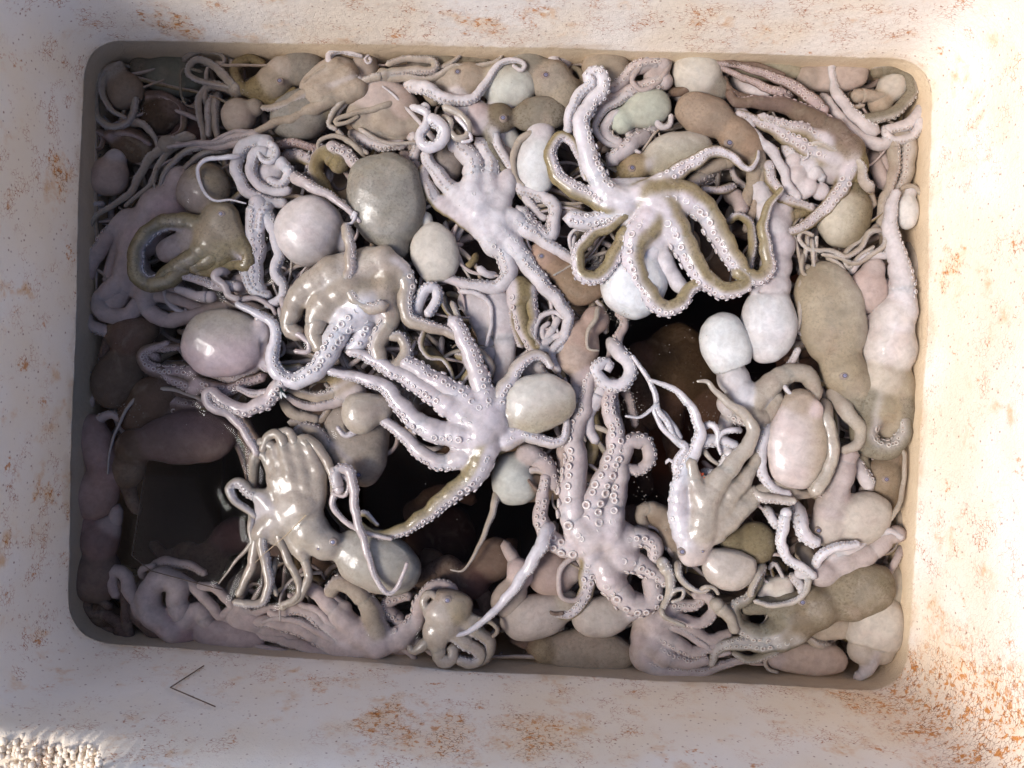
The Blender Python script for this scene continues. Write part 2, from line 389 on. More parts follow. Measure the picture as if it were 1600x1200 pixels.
# the ones that stand out of the water; everything else lies a little below the surface
WET = ('wet ', 'round glossy white', 'blotched mantle, pear', 'spread on its back in the middle', 'silvery', 'square hook over', 'concentric arms', 'dipping into', 'beside the spread white', 'tight ring', 'large tan octopus on its back',
       'little curled white arm tips', 'dark pinkish octopus with large', 'resting right beside')
def colr(c):
    if isinstance(c, str):
        v, d_, s_ = PAL[c.upper()]
        return (tuple(v) + (0.03,)) if c.islower() else (tuple(d_) + (s_,))
    return c
def octopus(label, z=-10, pal='W', mantle=None, head=(), arms=(), eyes=(), web=0.0, k=0.45, h=None, name='octopus', group=None):
    """mantle = list of dicts/tuples (head x,y, tip x,y, width, {opts}); head = [(x,y,r[,dz])]; arms = [(pts, r0, r1, {opts})]"""
    seed = (hash(label) if False else sum(ord(c_) * (i_ + 1) for i_, c_ in enumerate(label))) % 97
    global random
    random.seed(seed)
    if z > -100 and not any(q in label for q in WET): z -= 15 if z > -40 else 8
    if h is None: h = 2.3 if any(q in label for q in WET + ('ring suckers', 'pinkish white octopus on its back', 'mottled')) else 3.1
    limbs = []; eggs = []; AA = []
    for m in (mantle or []):
        o = m[5] if len(m) > 5 else {}
        mz = z + o.get('z', 0); p0 = W3(m[0], m[1], mz); p1 = W3(m[2], m[3], mz); kk = (HP - mz) / HP
        dv = p1 - p0; L = np.hypot(dv[0], dv[1]) / 2
        W_ = m[4] / 2 * kk
        eggs.append(dict(c=(p0 + p1) / 2, L=L, W=W_, Z=W_ * o.get('flat', 0.72), ux=dv[0] / 2 / L, uy=dv[1] / 2 / L, egg=o.get('egg', 0.10), pw=o.get('pw', 2.15),
                         cut=o.get('cut'), bend=o.get('bend', 0), col=colr(o.get('col', pal)), col2=colr(o['col2']) if 'col2' in o else None, gd=o.get('gd', (0, 1, 0))))
    for hd in head:
        x, y, r = hd[:3]; hz = z + (hd[3] if len(hd) > 3 else 0); c_ = hd[4] if len(hd) > 4 else pal
        limbs.append(dict(c=np.array([W3(x, y, hz)]), r=np.array([r * (HP - hz) / HP]), col=colr(c_), fl=0.85))
    for a in arms:
        o = dict(a[3]) if len(a) > 3 else {}
        az0 = z + o.pop('z', 0); az1 = z + o.pop('ze', az0 - z); su = o.pop('su', 60); core = o.pop('core', 0.30 if (mantle or head) else 0.0)
        p_ = o.pop('pal', pal)
        A = make_arm(a[0], a[1], a[2], az0, az1, su, o.pop('pow', 0.9), core, p_, o.pop('sc', 1.0), o.pop('flat', 1.0), o.pop('tm', 1.0))
        AA.append(A)
        if core > 0:
            n = max(3, int(np.searchsorted(A.t, min(1, core + 0.04)))); ds = max(1, int(A.r[:n].mean() * 0.22 / 2)); ii = np.arange(0, n, ds)
            rr = A.r[ii] * (1 - 0.20 * sm(A.t[ii], core - 0.14, core + 0.03))
            limbs.append(dict(c=A.C[ii], r=rr, arm=A, sd=A.sd[ii], fl=A.flat))
    if web > 0:
        C2 = [A for A in AA if A.core > 0]
        for A, B in zip(C2[:-1], C2[1:]):
            for d_ in np.linspace(4, web, max(2, int(web / 6))):
                if d_ > (A.core + .08) * A.L or d_ > (B.core + .08) * B.L: break
                ia = min(int(d_ / A.L * len(A.t)), len(A.t) - 1); ib = min(int(d_ / B.L * len(B.t)), len(B.t) - 1)
                pa, pb = A.C[ia], B.C[ib]; q = np.linalg.norm(pa - pb)
                if q > 130: continue
                nn_ = max(2, int(q / 5)); f = np.linspace(0, 1, nn_)[:, None]
                sag = (1 - 4 * (f[:, 0] - .5) ** 2) * 0.22 * q * (d_ / web)
                mid = pa * (1 - f) + pb * f; mid[:, 2] -= sag * 0.5
                wr = 0.5 * min(A.r[ia], B.r[ib]) * (1 - 0.55 * d_ / web)
                limbs.append(dict(c=mid, r=np.full(nn_, wr), col=tuple(A.pal[0]) + (0.03,) if A.ph is not None and abs(math.degrees(A.ph[0])) < 95 else tuple(A.pal[1]) + (A.pal[2],)))
    acc = Acc()
    if limbs or eggs:
        V, Q = build_core(limbs, eggs, h, k, seed)
        acc.add(V, Q, core_colors(V, limbs, eggs, k))
    small = []; big = []
    for A in AA: tube(acc, A); suckers(A, small, big)
    body = acc.link(name, SKIN)
    tag(body, label, 'octopus', group)
    allV = np.concatenate(acc.V); ALL.append(allV[np.abs(allV[:, 2]) < 3][:, :2])
    if small:
        sa = Acc()
        for P_, nrm, T_, q, c_ in small:
            Vs, Qs, Ts, kd = SUCK[q > 2.7]
            x = np.cross(nrm, T_); x /= np.linalg.norm(x) + 1e-9; y = np.cross(nrm, x)
            M = np.stack([x, y, nrm], 0)
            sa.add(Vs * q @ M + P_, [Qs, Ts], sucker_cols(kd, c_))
        so = sa.link('suckers', SKIN, body); so['kind'] = 'stuff'
    for P_, nrm, T_, q, c_ in big:
        key = tuple(round(v, 3) for v in c_)
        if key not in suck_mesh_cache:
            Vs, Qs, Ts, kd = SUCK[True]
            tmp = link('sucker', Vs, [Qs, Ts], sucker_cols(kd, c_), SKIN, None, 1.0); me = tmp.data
            # link() recentres; undo so the cup sits on its own base
            bpy.data.objects.remove(tmp); suck_mesh_cache[key] = me
        o_ = bpy.data.objects.new('sucker', suck_mesh_cache[key]); col.objects.link(o_); o_.parent = body
        o_.location = (np.array(P_) + nrm * q * 0.22) * S - np.array(body.location)
        o_.rotation_euler = Vector(nrm).to_track_quat('Z', 'Y').to_euler(); o_.scale = (q * S,) * 3
        N_SUCK[0] += 1
    for e in eyes:
        x, y, r = e[:3]
        best = W3(x, y, z)
        for it in range(3):
            dd = np.hypot(allV[:, 0] - best[0], allV[:, 1] - best[1]); near = allV[dd < 5]
            if len(near): best = W3(x, y, near[:, 2].max())
        make_eye(best, r, body)
    return body
def make_eye(P_, r, body):
    prof = [(1.6, -0.6, 0), (1.2, 0.05, 0), (0.9, 0.22, 0), (0.72, 0.14, 1), (0.46, 0.26, 2), (0.25, 0.32, 2)]
    k = 14; a = np.linspace(0, 2 * np.pi, k, endpoint=False)
    V = np.array([(q * r * np.cos(t), q * r * np.sin(t) * .88, z * r) for q, z, _ in prof for t in a] + [(0, 0, .34 * r)])
    cm = {0: (.50, .43, .38, .3), 1: (.20, .17, .20, 0), 2: (.40, .40, .52, 0)}
    C = np.array([cm[q] for _, _, q in prof for _ in a] + [(.24, .22, .34, 0)])
    Q = np.array([(j * k + i, j * k + (i + 1) % k, (j + 1) * k + (i + 1) % k, (j + 1) * k + i) for j in range(len(prof) - 1) for i in range(k)])
    T_ = np.array([((len(prof) - 1) * k + i, (len(prof) - 1) * k + (i + 1) % k, len(V) - 1) for i in range(k)])
    return link('eye', V + P_, [Q, T_], C, SKIN, body)

# ------------------------------------------------------------ the foam box
STAINS = [(.352, -.262, .06, .10), (.36, -.262, .12, .10), (.345, -.25, .0, .06), (.30, -.262, .02, .04), (-.10, -.262, .10, .045), (-.085, -.258, .07, .03), (-.05, -.264, .11, .05), (.02, -.265, .10, .05), (-.28, .295, .03, .03), (-.378, .17, .03, .02), (-.03, .29, .04, .03), (-.385, -.1, .03, .018),
          (.36, .10, .03, .02), (.21, .285, .03, .025), (-.385, -.2, .04, .018), (.365, -.19, .02, .03), (-.16, -.255, .05, .03)]
def foam_material():
    m, t, b = mat('painted_foam'); L = t.links.new; P = pos(t)
    base = (0.87, 0.785, 0.675)
    big_ = noise(t, P, 9, 3, 0.5); fine = noise(t, P, 75, 5, 0.68, 0.3); mid = noise(t, P, 30, 4, 0.6); str_ = noise(t, P, 190, 4, 0.7, 0.5)
    warm = mixc(t, ramp(t, big_.outputs[0], 0.38, 0.66), base, (0.86, 0.73, 0.56))
    # ochre film in patches
    film = math_(t, 'MULTIPLY', ramp(t, mid.outputs[0], 0.52, 0.72), ramp(t, fine.outputs[0], 0.42, 0.62))
    c = mixc(t, math_(t, 'MULTIPLY', film, 0.75), warm, (0.70, 0.40, 0.17))
    # rust in the joints between the foam beads
    mp = nn(t, 'ShaderNodeMapping'); L(P, mp.inputs[0]); mp.inputs['Scale'].default_value = (1, 1, 1.5)
    vo = nn(t, 'ShaderNodeTexVoronoi', feature='DISTANCE_TO_EDGE'); vo.inputs['Scale'].default_value = 230
    wv = noise(t, P, 160, 2, 0.5); add = nn(t, 'ShaderNodeVectorMath', operation='MULTIPLY_ADD'); L(wv.outputs['Color'], add.inputs[0]); add.inputs[1].default_value = (0.006,) * 3; L(mp.outputs[0], add.inputs[2]); L(add.outputs[0], vo.inputs['Vector'])
    edge = ramp(t, vo.outputs['Distance'], 0.0, 0.07, 1, 0)
    patch = noise(t, P, 42, 4, 0.7); big2 = noise(t, P, 11, 2, 0.5)
    pm = math_(t, 'MULTIPLY', ramp(t, patch.outputs[0], 0.50, 0.58), ramp(t, big2.outputs[0], 0.40, 0.58))
    c = mixc(t, math_(t, 'MULTIPLY', math_(t, 'MULTIPLY', edge, pm), 0.9), c, (0.42, 0.11, 0.008))
    # heavy rust where the box has been scraped: patches with places of their own
    wb = noise(t, P, 26, 4, 0.65); wp = nn(t, 'ShaderNodeVectorMath', operation='MULTIPLY_ADD'); L(wb.outputs['Color'], wp.inputs[0]); wp.inputs[1].default_value = (0.09,) * 3; L(P, wp.inputs[2])
    tot = None; patch_ = noise(t, P, 70, 3, 0.6)
    for (x, y, z_, r_) in STAINS:
        dn = nn(t, 'ShaderNodeVectorMath', operation='DISTANCE'); L(wp.outputs[0], dn.inputs[0]); dn.inputs[1].default_value = (x + .045, y + .045, z_ + .045)
        q = ramp(t, dn.outputs['Value'], r_ * 0.25, r_ * 0.85, 1, 0); tot = q if tot is None else math_(t, 'MAXIMUM', tot, q)
    hs_ = math_(t, 'MULTIPLY', tot, ramp(t, str_.outputs[0], 0.52, 0.60)); c = mixc(t, math_(t, 'MULTIPLY', tot, 0.34), c, (0.80, 0.48, 0.19)); c = mixc(t, math_(t, 'MULTIPLY', hs_, 0.88), c, (0.60, 0.20, 0.012))
    he = math_(t, 'MULTIPLY', math_(t, 'MULTIPLY', tot, ramp(t, patch_.outputs[0], 0.42, 0.55)), edge); c = mixc(t, math_(t, 'MULTIPLY', he, 1.0), c, (0.26, 0.07, 0.01))
    # small dark pits everywhere
    v2 = nn(t, 'ShaderNodeTexVoronoi', feature='F1'); v2.inputs['Scale'].default_value = 190; L(P, v2.inputs['Vector'])
    pit = math_(t, 'MULTIPLY', ramp(t, v2.outputs['Distance'], 0.06, 0.26, 1, 0), ramp(t, str_.outputs[0], 0.47, 0.57))
    c = mixc(t, math_(t, 'MULTIPLY', pit, 0.8), c, (0.26, 0.09, 0.04))
    crust = math_(t, 'MULTIPLY', ramp(t, patch.outputs[0], 0.60, 0.68), ramp(t, str_.outputs[0], 0.48, 0.56))
    c = mixc(t, math_(t, 'MULTIPLY', crust, 0.8), c, (0.55, 0.19, 0.02))
    # scum line: the wall that is always wet has gone grey-brown
    z = sep_z(t); wl = math_(t, 'ADD', z, math_(t, 'MULTIPLY', math_(t, 'SUBTRACT', fine.outputs[0], 0.5), 0.012))
    c = mixc(t, ramp(t, wl, -0.0025, 0.0015, 0.9, 0.0), c, (0.78, 0.64, 0.45))
    c = mixc(t, math_(t, 'MULTIPLY', ramp(t, math_(t, 'ABSOLUTE', math_(t, 'ADD', wl, -0.002)), 0.0, 0.010, 0.35, 0), ramp(t, mid.outputs[0], 0.40, 0.6)), c, (0.50, 0.33, 0.17))
    L(c, b.inputs['Base Color']); b.inputs['Roughness'].default_value = 0.6; b.inputs['Specular IOR Level'].default_value = 0.3
    bp = nn(t, 'ShaderNodeBump'); bp.inputs['Strength'].default_value = 0.55; bp.inputs['Distance'].default_value = 0.0015
    v3 = nn(t, 'ShaderNodeTexVoronoi', feature='SMOOTH_F1'); v3.inputs['Scale'].default_value = 190; L(P, v3.inputs['Vector'])
    hh = math_(t, 'ADD', math_(t, 'MULTIPLY', v3.outputs['Distance'], -0.5), math_(t, 'MULTIPLY', edge, -0.25)); hh = math_(t, 'ADD', hh, math_(t, 'MULTIPLY', fine.outputs[0], 0.8))
    L(hh, bp.inputs['Height']); L(bp.outputs[0], b.inputs['Normal'])
    return m
FOAM = foam_material()
WL = [(131, 62), (800, 73), (1457, 92), (1450, 500), (1417, 1081), (800, 1053), (103, 1001), (117, 500)]
CR = {0: 52, 2: 55, 4: 55, 6: 62}
def outline(off=0.0, n=360):
    """rounded outline of the water surface in pixel coordinates, grown outward by off"""
    pts = []
    m = len(WL)
    for i, p in enumerate(WL):
        p = np.array(p, float)
        if i in CR:
            a = np.array(WL[i - 1], float) - p; b = np.array(WL[(i + 1) % m], float) - p; a /= np.linalg.norm(a); b /= np.linalg.norm(b); r = CR[i] * 1.25
            for t in np.linspace(0, 1, 14): pts.append((1 - t) ** 2 * (p + a * r) + 2 * t * (1 - t) * p + t * t * (p + b * r))
        else: pts.append(p)
    Q = np.array(pts + [pts[0]]); Q, s = resample(Q, 4); d_ = s / s[-1]
    u = np.linspace(0, 1, n, endpoint=False); Q = np.stack([np.interp(u, d_, Q[:, i]) for i in (0, 1)], 1)
    T = np.roll(Q, -1, 0) - np.roll(Q, 1, 0); T /= np.linalg.norm(T, axis=1)[:, None]
    N = np.stack([T[:, 1], -T[:, 0]], 1)   # outward in image coordinates (clockwise outline)
    return Q + N * np.reshape(off, (-1, 1)), u
def ring(off, z, n=900):
    Q, u = outline(off, n); z = np.broadcast_to(z, (n,))
    return np.stack([Q[:, 0] - 800, 600 - Q[:, 1], z], 1)
def build_box():
    n = 900; Q, u = outline(0, n)
    rim = np.full(n, 358.0)
    # the rim is broken away over a stretch at the lower left
    dx = (Q[:, 0] - 150) / 150.0; low = (Q[:, 1] > 940)
    g = np.clip(1.25 - np.abs(dx), 0, 1) * low; rim = rim - 93 * sm(g, 0, 0.5) + (rng.random(n) - .5) * 16 * (g > 0.02)
    a = Acc(); prof = [(-70, -560), (-58, -420), (-46, -300), (-36, -200)] + [(z_ * 0.12, z_) for z_ in range(-160, 0, 20)] + [(z_ * 0.15, z_) for z_ in range(0, 252, 14)]
    rings = [ring(o, z) for o, z in prof]
    rings.append(ring(rim * 0.15, rim * 1.0)); rings.append(ring(rim * 0.15 + 8, rim + 5)); rings.append(ring(125, rim + 5 + (rng.random(n) - .5) * 6 * (g > .02))); rings.append(ring(133, rim - 2)); rings.append(ring(70, -600)); rings.append(ring(60, -612))
    # dents and swellings of the wall
    for i, r in enumerate(rings):
        f = 1.6 * np.sin(r[:, 0] * 0.021 + r[:, 2] * 0.03) * np.sin(r[:, 1] * 0.017 + r[:, 2] * 0.023) + 0.5 * np.sin(r[:, 0] * .13 + r[:, 2] * .11) * np.sin(r[:, 1] * .11 - r[:, 2] * .09)
        nv = r[:, :2] / np.linalg.norm(r[:, :2], axis=1)[:, None]; r[:, :2] += nv * f[:, None] * 0.8
    V = np.concatenate(rings); m = len(rings)
    i = np.arange(m - 1)[:, None] * n; j = np.arange(n)[None]; j2 = (j + 1) % n
    Qd = np.stack([i + j, i + j2, i + n + j2, i + n + j], -1).reshape(-1, 4)
    c0 = len(V); V = np.vstack([V, [[0, 0, -562], [0, 0, -612]]])
    jj = np.arange(n); T1 = np.stack([(jj + 1) % n, jj, np.full(n, c0)], 1); T2 = np.stack([(m - 1) * n + jj, (m - 1) * n + (jj + 1) % n, np.full(n, c0 + 1)], 1)
    o = link('foam_box', V, [Qd, T1, T2], None, FOAM)
    tag(o, 'white polystyrene foam box with orange rust stains, filled with octopuses in water', 'box')
    # crumbled foam beads in the break
    b = Acc(); random.seed(3)
    ico = [(0, 0, 1)] + [(math.cos(q * 1.2566) * .89, math.sin(q * 1.2566) * .89, .45) for q in range(5)] + [(math.cos((q + .5) * 1.2566) * .89, math.sin((q + .5) * 1.2566) * .89, -.45) for q in range(5)] + [(0, 0, -1)]
    IF = [(0, 1 + q, 1 + (q + 1) % 5) for q in range(5)] + [(1 + q, 6 + q, 1 + (q + 1) % 5) for q in range(5)] + [(1 + (q + 1) % 5, 6 + q, 6 + (q + 1) % 5) for q in range(5)] + [(6 + q, 11, 6 + (q + 1) % 5) for q in range(5)]
    IV = np.array(ico); IF = np.array(IF)
    sel = np.where(g > 0.04)[0]
    for q in range(1500):
        k_ = random.choice(sel); off = random.uniform(44, 124); rr = random.uniform(2.4, 5.0)
        P_ = ring(off, 0)[k_] if False else None
        T_ = Q[(k_ + 1) % n] - Q[k_ - 1]; T_ = T_ / np.linalg.norm(T_); N_ = np.array([T_[1], -T_[0]]); pq = Q[k_] + N_ * off
        zz = rim[k_] + 4 + random.uniform(-3, 7) - (8 if off < 48 else 0)
        s_ = IV * rr * np.array([random.uniform(.8, 1.2), random.uniform(.8, 1.2), random.uniform(.7, 1.1)])
        b.add(s_ + [pq[0] - 800, 600 - pq[1], zz], IF, (1, 1, 1, 1))
    so = b.link('crumbled_beads', FOAM, o); so['kind'] = 'stuff'
    # ground under the box
    gm, gt, gb = mat('wet_concrete'); nz = noise(gt, pos(gt), 12, 5, 0.6); gt.links.new(mixc(gt, nz.outputs[0], (0.16, 0.15, 0.14), (0.27, 0.255, 0.235)), gb.inputs['Base Color']); gb.inputs['Roughness'].default_value = 0.5
    gz = -620
    go = link('ground', [(-40000, -40000, gz), (40000, -40000, gz), (40000, 40000, gz), (-40000, 40000, gz)], [np.array([[0, 1, 2, 3]])], None, gm); go['kind'] = 'structure'
    return o
BOX = build_box()

# ================================================================= the octopuses
GREEN = (.40, .415, .35, .15); PEARL = (.80, .775, .76, .02); CREAM = (.76, .72, .64, .05); GREYM = (.44, .415, .37, .40)
DARKB = (.30, .215, .16, .45); OLIVE = (.37, .335, .235, .7); TAN = (.50, .43, .32, .5); PINKW = (.72, .62, .60, .05); MAUVE = (.50, .385, .375, .12)
BEIGE = (.60, .535, .45, .18); BROWN = (.42, .33, .25, .35)
# ---- upper left corner
octopus('dim beige octopus in the upper left corner, its pale arms bent round its own body', z=-42, pal='B', mantle=[(182,112,208,168,58,{'col':(.50,.42,.34,.2)})],
 head=[(180,118,20)], arms=[("188,104 160,122 149,148 150,178 168,197 192,196 206,182 211,160 207,136",8,5,{'su':-70,'core':.1,'z':8}),
 ("170,112 160,130 162,152 175,172 196,184",7,3,{'su':-70,'core':.1,'z':14}),("200,192 222,194 240,212 246,230",8,3,{'su':60,'core':0,'z':10}),
 ("205,190 190,200 188,192",6,3,{'core':0,'z':6})])
octopus('grey-green mantle lying under the upper left wall of the box', z=-62, pal='G', mantle=[(222,112,328,124,66,{'col':GREEN,'egg':.0})], head=[(222,108,20)],
 arms=[("318,112 286,108 282,130 284,152 290,162",3,2,{'core':0,'z':34,'su':None})])
octopus('dark brown mottled octopus just below the grey-green mantle in the upper left', z=-55, pal='V', mantle=[(226,160,270,200,58,{'col':(.24,.175,.115,.8)})], head=[(268,172,20)],
 arms=[("235,150 262,152 285,172 286,200 272,213 246,215",9,3,{'su':-70,'core':.1,'z':8}),("280,170 305,178 322,165 326,150",9,5,{'su':None,'core':.1})])
octopus('dull brown octopus with a small curled arm loop at the left wall', z=-50, pal='V', mantle=[(170,210,240,242,52,{'col':(.34,.265,.20,.6)})], head=[(165,212,14)],
 arms=[("168,212 150,206 141,218 144,232 157,232 160,214 153,205",6,3,{'su':60,'core':.1,'z':14}),("175,212 205,210 235,225",9,4,{'su':-50,'core':.1,'z':14})])
octopus('smooth round pale mantle against the left wall near the upper corner', z=-34, pal='W', mantle=[(176,244,166,306,62,{'col':(.66,.56,.50,.02),'egg':.05})], head=[(180,248,16)],
 arms=[("160,305 142,300 134,312 136,330 160,326",4,2,{'core':0}),("165,318 140,322 133,332 150,334 172,325",6,2,{'core':0,'z':4}),("150,340 135,370 128,400 124,425",4,2,{'core':0})])
octopus('grey octopus whose long arms run diagonally down from below the brown mottled one', z=-24, pal='B', head=[(262,226,14)],
 arms=[("290,214 262,226 236,246 218,274 206,298 178,320 150,338 136,366",9,3,{'su':-80,'core':.12}),("300,216 272,230 248,258 236,288 214,306 196,322",7,3,{'su':-70,'core':.1,'z':-3}),
 ("330,225 292,236 266,258 252,282 248,312 252,338",6,3,{'su':70,'core':0,'z':5}),("360,232 316,240 290,262 272,284 268,310",6,3,{'su':70,'core':0}),("246,262 240,282 243,300",3,1.5,{'core':0,'su':None,'z':8})])
octopus('pale octopus arm looped into a teardrop beside the top wall, left side', z=-22, pal='B', head=[(372,140,12,-10)],
 arms=[("368,138 340,108 318,94 300,97 294,112 305,124 330,130 366,138",8,3,{'su':(-80,-80),'core':.06}),("285,96 300,84 326,80 346,86 350,98 338,98",5,3,{'su':80,'core':0,'z':-4}),
 ("356,92 366,104 360,128",6,4,{'core':0,'z':-8}),("366,140 330,134 314,148 310,172 316,200 318,222",8,4,{'su':-70,'core':.06,'z':-8}),
 ("342,142 336,166 336,192 340,214",8,5,{'su':60,'core':0,'z':-14}),("328,146 325,175 326,212",6,5,{'su':0,'core':0,'z':-10})])
octopus('dark reddish octopus deep between the upper left arms', z=-75, pal='V', mantle=[(300,190,290,240,60,{'col':(.32,.20,.18,.2)})], head=[(300,190,16)], arms=[("320,200 325,240 300,260",10,5,{})])
octopus('small smooth egg-shaped mantle lying between the teardrop arm and the grey mantles', z=-26, pal='B', mantle=[(396,172,348,192,56,{'col':(.60,.53,.46,.05),'egg':.02})], head=[(398,168,14)])
octopus('tan octopus with one blue eye near the top wall left of the middle', z=-34, pal='T', k=.3, mantle=[(440,112,505,98,60,{'col':GREYM})], head=[(428,128,26,2,(.58,.52,.43,.3)),(404,140,20,0),(440,108,20,8,(.66,.60,.53,.1))], eyes=[(437,126,4.5)],
 arms=[("420,140 385,140 368,122 372,100 392,92 412,100",12,7,{'su':None,'z':4}),("410,150 430,158 462,140",12,5,{'su':None})])
octopus('octopus with broad pale arms slanting up to the right above the grey egg-shaped mantle', z=-16, pal='O', k=.3, mantle=[(470,150,560,108,70,{'z':-14,'col':(.62,.555,.49,.12)})], head=[(500,150,26,-6)],
 arms=[("545,118 505,134 470,152 432,168 410,168",15,5,{'su':80,'z':4,'core':.4}),("560,140 510,160 465,182 430,192 400,206",17,5,{'su':None,'z':4}),
 ("525,100 500,112 475,128",7,4,{'su':None,'z':5,'core':.2}),("480,180 440,188 405,205 372,216",9,4,{'su':60,'z':-2})])
octopus('big grey egg-shaped mantle left of the serrated arm tangle, near the top', z=-40, pal='G', mantle=[(516,164,424,196,80,{'col':(.47,.455,.42,.35),'egg':.0})], head=[(516,165,26)],
 arms=[("520,150 540,170 560,190",14,8,{'su':None})])
octopus('pinkish octopus whose arms cross below the tan beak-like head at left', z=-14, pal='P', head=[(400,214,10,-8)],
 arms=[("400,210 372,212 340,222 300,224 262,230",7,3,{'su':60,'core':.1}),("404,216 378,222 345,230 305,228 275,224",8,3,{'su':-60,'core':.1,'z':-4}),("395,208 372,205 350,212 330,222",5,3,{'core':.1,'z':2})])
# ---- left
octopus('pale octopus coiled in concentric arms with a frilled white centre, upper left', z=-16, pal='W', k=.4, head=[(425,275,26,-20)],
 arms=[("418,222 392,222 374,240 370,268 384,296 410,312 445,318",12,8,{'su':70,'z':0,'core':.1}),("425,240 400,240 392,262 402,286 430,300 452,296",11,7,{'su':70,'z':2,'core':.1}),
 ("410,215 424,226 432,240 424,252 410,250 404,238",8,4,{'su':-40,'z':10,'core':0,'sc':1.3}),("440,255 452,270 440,288 420,280",10,6,{'su':60,'z':4,'core':.2}),("405,320 398,350 402,390 398,430 406,455",17,12,{'su':(10,20),'z':0,'core':.1,'sc':.85}),
 ("415,330 428,362 436,396 430,428 444,446 440,464 418,478",11,7,{'su':70,'z':6,'core':.05}),("392,395 385,420 396,452 420,462",13,8,{'su':-20,'z':2,'core':0}),
 ("428,305 412,330 404,360",10,8,{'su':-10,'z':10,'core':0})])
octopus('thin pale serrated arm bent in a square hook over the grey-beige mantle', z=6, pal='W', arms=[("376,244 350,246 322,250 309,262 313,286 322,304 338,314 360,312 384,318",4.6,1.2,{'su':-80})])
octopus('tan wet octopus with a grey-beige mantle and brown sunken eye at left', z=-14, pal='T', k=.3, web=30, mantle=[(345,325,292,268,84,{'z':-16,'col':(.56,.48,.42,.12),'col2':TAN,'gd':(0,-1,0),'cut':.95,'egg':.05})],
 head=[(345,345,30,0,TAN),(330,372,28,2,(.56,.47,.34,.45)),(356,366,26,2,TAN),(300,378,24,-6,(.60,.52,.46,.2)),(276,388,22,-10,(.62,.54,.50,.1)),(262,392,18,-12,(.60,.5,.46,.1))], eyes=[(345,334,4)],
 arms=[("310,350 268,346 232,362 214,392 214,428 232,444 258,440 290,420",13,13,{'su':(110,110),'z':4,'core':.35,'tm':1,'pal':'T'}),("330,380 300,405 270,420 250,438",22,10,{'su':180,'z':4,'pal':'T'}),
 ("350,385 320,410 300,420",20,10,{'su':180,'z':4}),("365,375 385,395 388,412 365,414 345,420",18,6,{'su':-100,'z':4,'core':.4}),("352,400 330,425 300,424",14,6,{'su':-140})])
octopus('mauve octopus with wide fleshy arms sweeping down the left side', z=-36, pal='R', k=.3, web=40, head=[(262,330,34,0,(.74,.60,.58,.04)),(228,370,30,0,(.76,.63,.61,.03))],
 arms=[("255,320 222,360 200,420 186,465 168,478",30,16,{'su':None,'core':.7,'z':2}),("200,340 168,372 140,418 127,460 136,500 170,520 200,522",14,9,{'su':-70,'core':.1,'z':6}),
 ("215,420 182,450 158,470 165,490 200,492 232,464 270,466 320,482 372,472",19,7,{'su':None,'core':.3,'z':8}),
 ("235,440 228,480 262,500 305,492 345,478 385,476 420,496 432,510",15,7,{'su':None,'core':.2,'z':12}),("262,440 300,462 345,468 392,462",13,6,{'su':80,'z':4,'core':.2}),
 ("282,280 268,310 262,335",20,22,{'su':None,'core':.9,'z':4}),("200,350 180,400 168,440",14,9,{'su':None,'core':.3,'z':-4})])
octopus('brown-grey octopus with a purple mantle fold under the square hooked arm', z=-46, pal='P', mantle=[(285,330,270,262,56,{'col':(.48,.40,.43,.06)})], head=[(285,330,20)], arms=[("262,290 255,330 258,350",6,4,{'su':None,'core':.2,'z':10})])
octopus('pinkish octopus showing short sucker arms below the tan wet one', z=-12, pal='P', head=[(380,445,20,-20)],
 arms=[("370,448 330,444 292,432 262,436",10,5,{'su':-20,'core':.05,'sc':1.3,'z':2}),("360,425 342,424 336,434 350,446 358,462 372,468",8,5,{'su':180,'core':0,'z':14}),("372,470 400,466 424,480 430,492",5,3,{'su':180,'z':8,'core':.05}),
 ("330,465 300,460 276,452",10,6,{'su':None,'core':.1})])
octopus('dark brown octopus with folded head and grey mantle, half way down the left wall', z=-46, pal='V', k=.3, mantle=[(210,545,160,636,74,{'col':(.34,.275,.22,.2),'egg':.0,'bend':.12})], head=[(205,525,32,4,(.38,.28,.22,.3)),(228,515,20,2,DARKB),(180,520,16,6,BROWN)],
 arms=[("175,520 165,545 160,560",10,8,{'su':None})])
octopus('big wet pinkish mantle with a small white funnel, left of the middle', z=-6, pal='R', k=.6, mantle=[(413,534,284,538,108,{'col':(.70,.585,.57,.03),'col2':(.60,.55,.48,.25),'gd':(0,-.8,-.1),'flat':.62,'egg':.0,'cut':.92})], head=[(404,520,22,-4,(.74,.66,.63,.03)),(412,545,20,-12)],
 arms=[("400,520 408,506 402,496",9,6,{'su':None,'core':.8,'z':8}),("410,560 440,580 470,575",16,8,{'pal':'T','su':-30,'z':-14}),("395,570 360,590 320,575",14,8,{'z':-22,'su':20})])
octopus('dark pinkish octopus with large suckers showing under the wet pink mantle', z=-26, pal='V', head=[(300,600,22,-16)],
 arms=[("300,585 262,582 232,574 222,556 240,544 280,542",15,6,{'su':(-30,-60),'core':.1,'sc':1.2}),("305,605 272,592 250,580 232,578",13,6,{'su':40,'core':.1,'sc':1.2,'z':4}),
 ("310,600 350,610 385,598 410,588",14,8,{'su':-10,'core':.1,'sc':1.2,'z':6}),("250,565 235,548 262,536",10,5,{'su':-20,'z':4,'core':0})])
octopus('pinkish octopus with a curved sucker arm dipping into the dark water gap at left', z=2, pal='R', head=[(442,590,12,-16)],
 arms=[("442,592 430,612 408,632 380,640 352,630 330,612 322,620 334,636 362,650 384,678 402,710",14,6,{'su':(40,60,80),'core':.08,'sc':1.2}),("440,600 425,612 400,616 372,606",10,5,{'su':-10,'z':-8,'core':.1})])
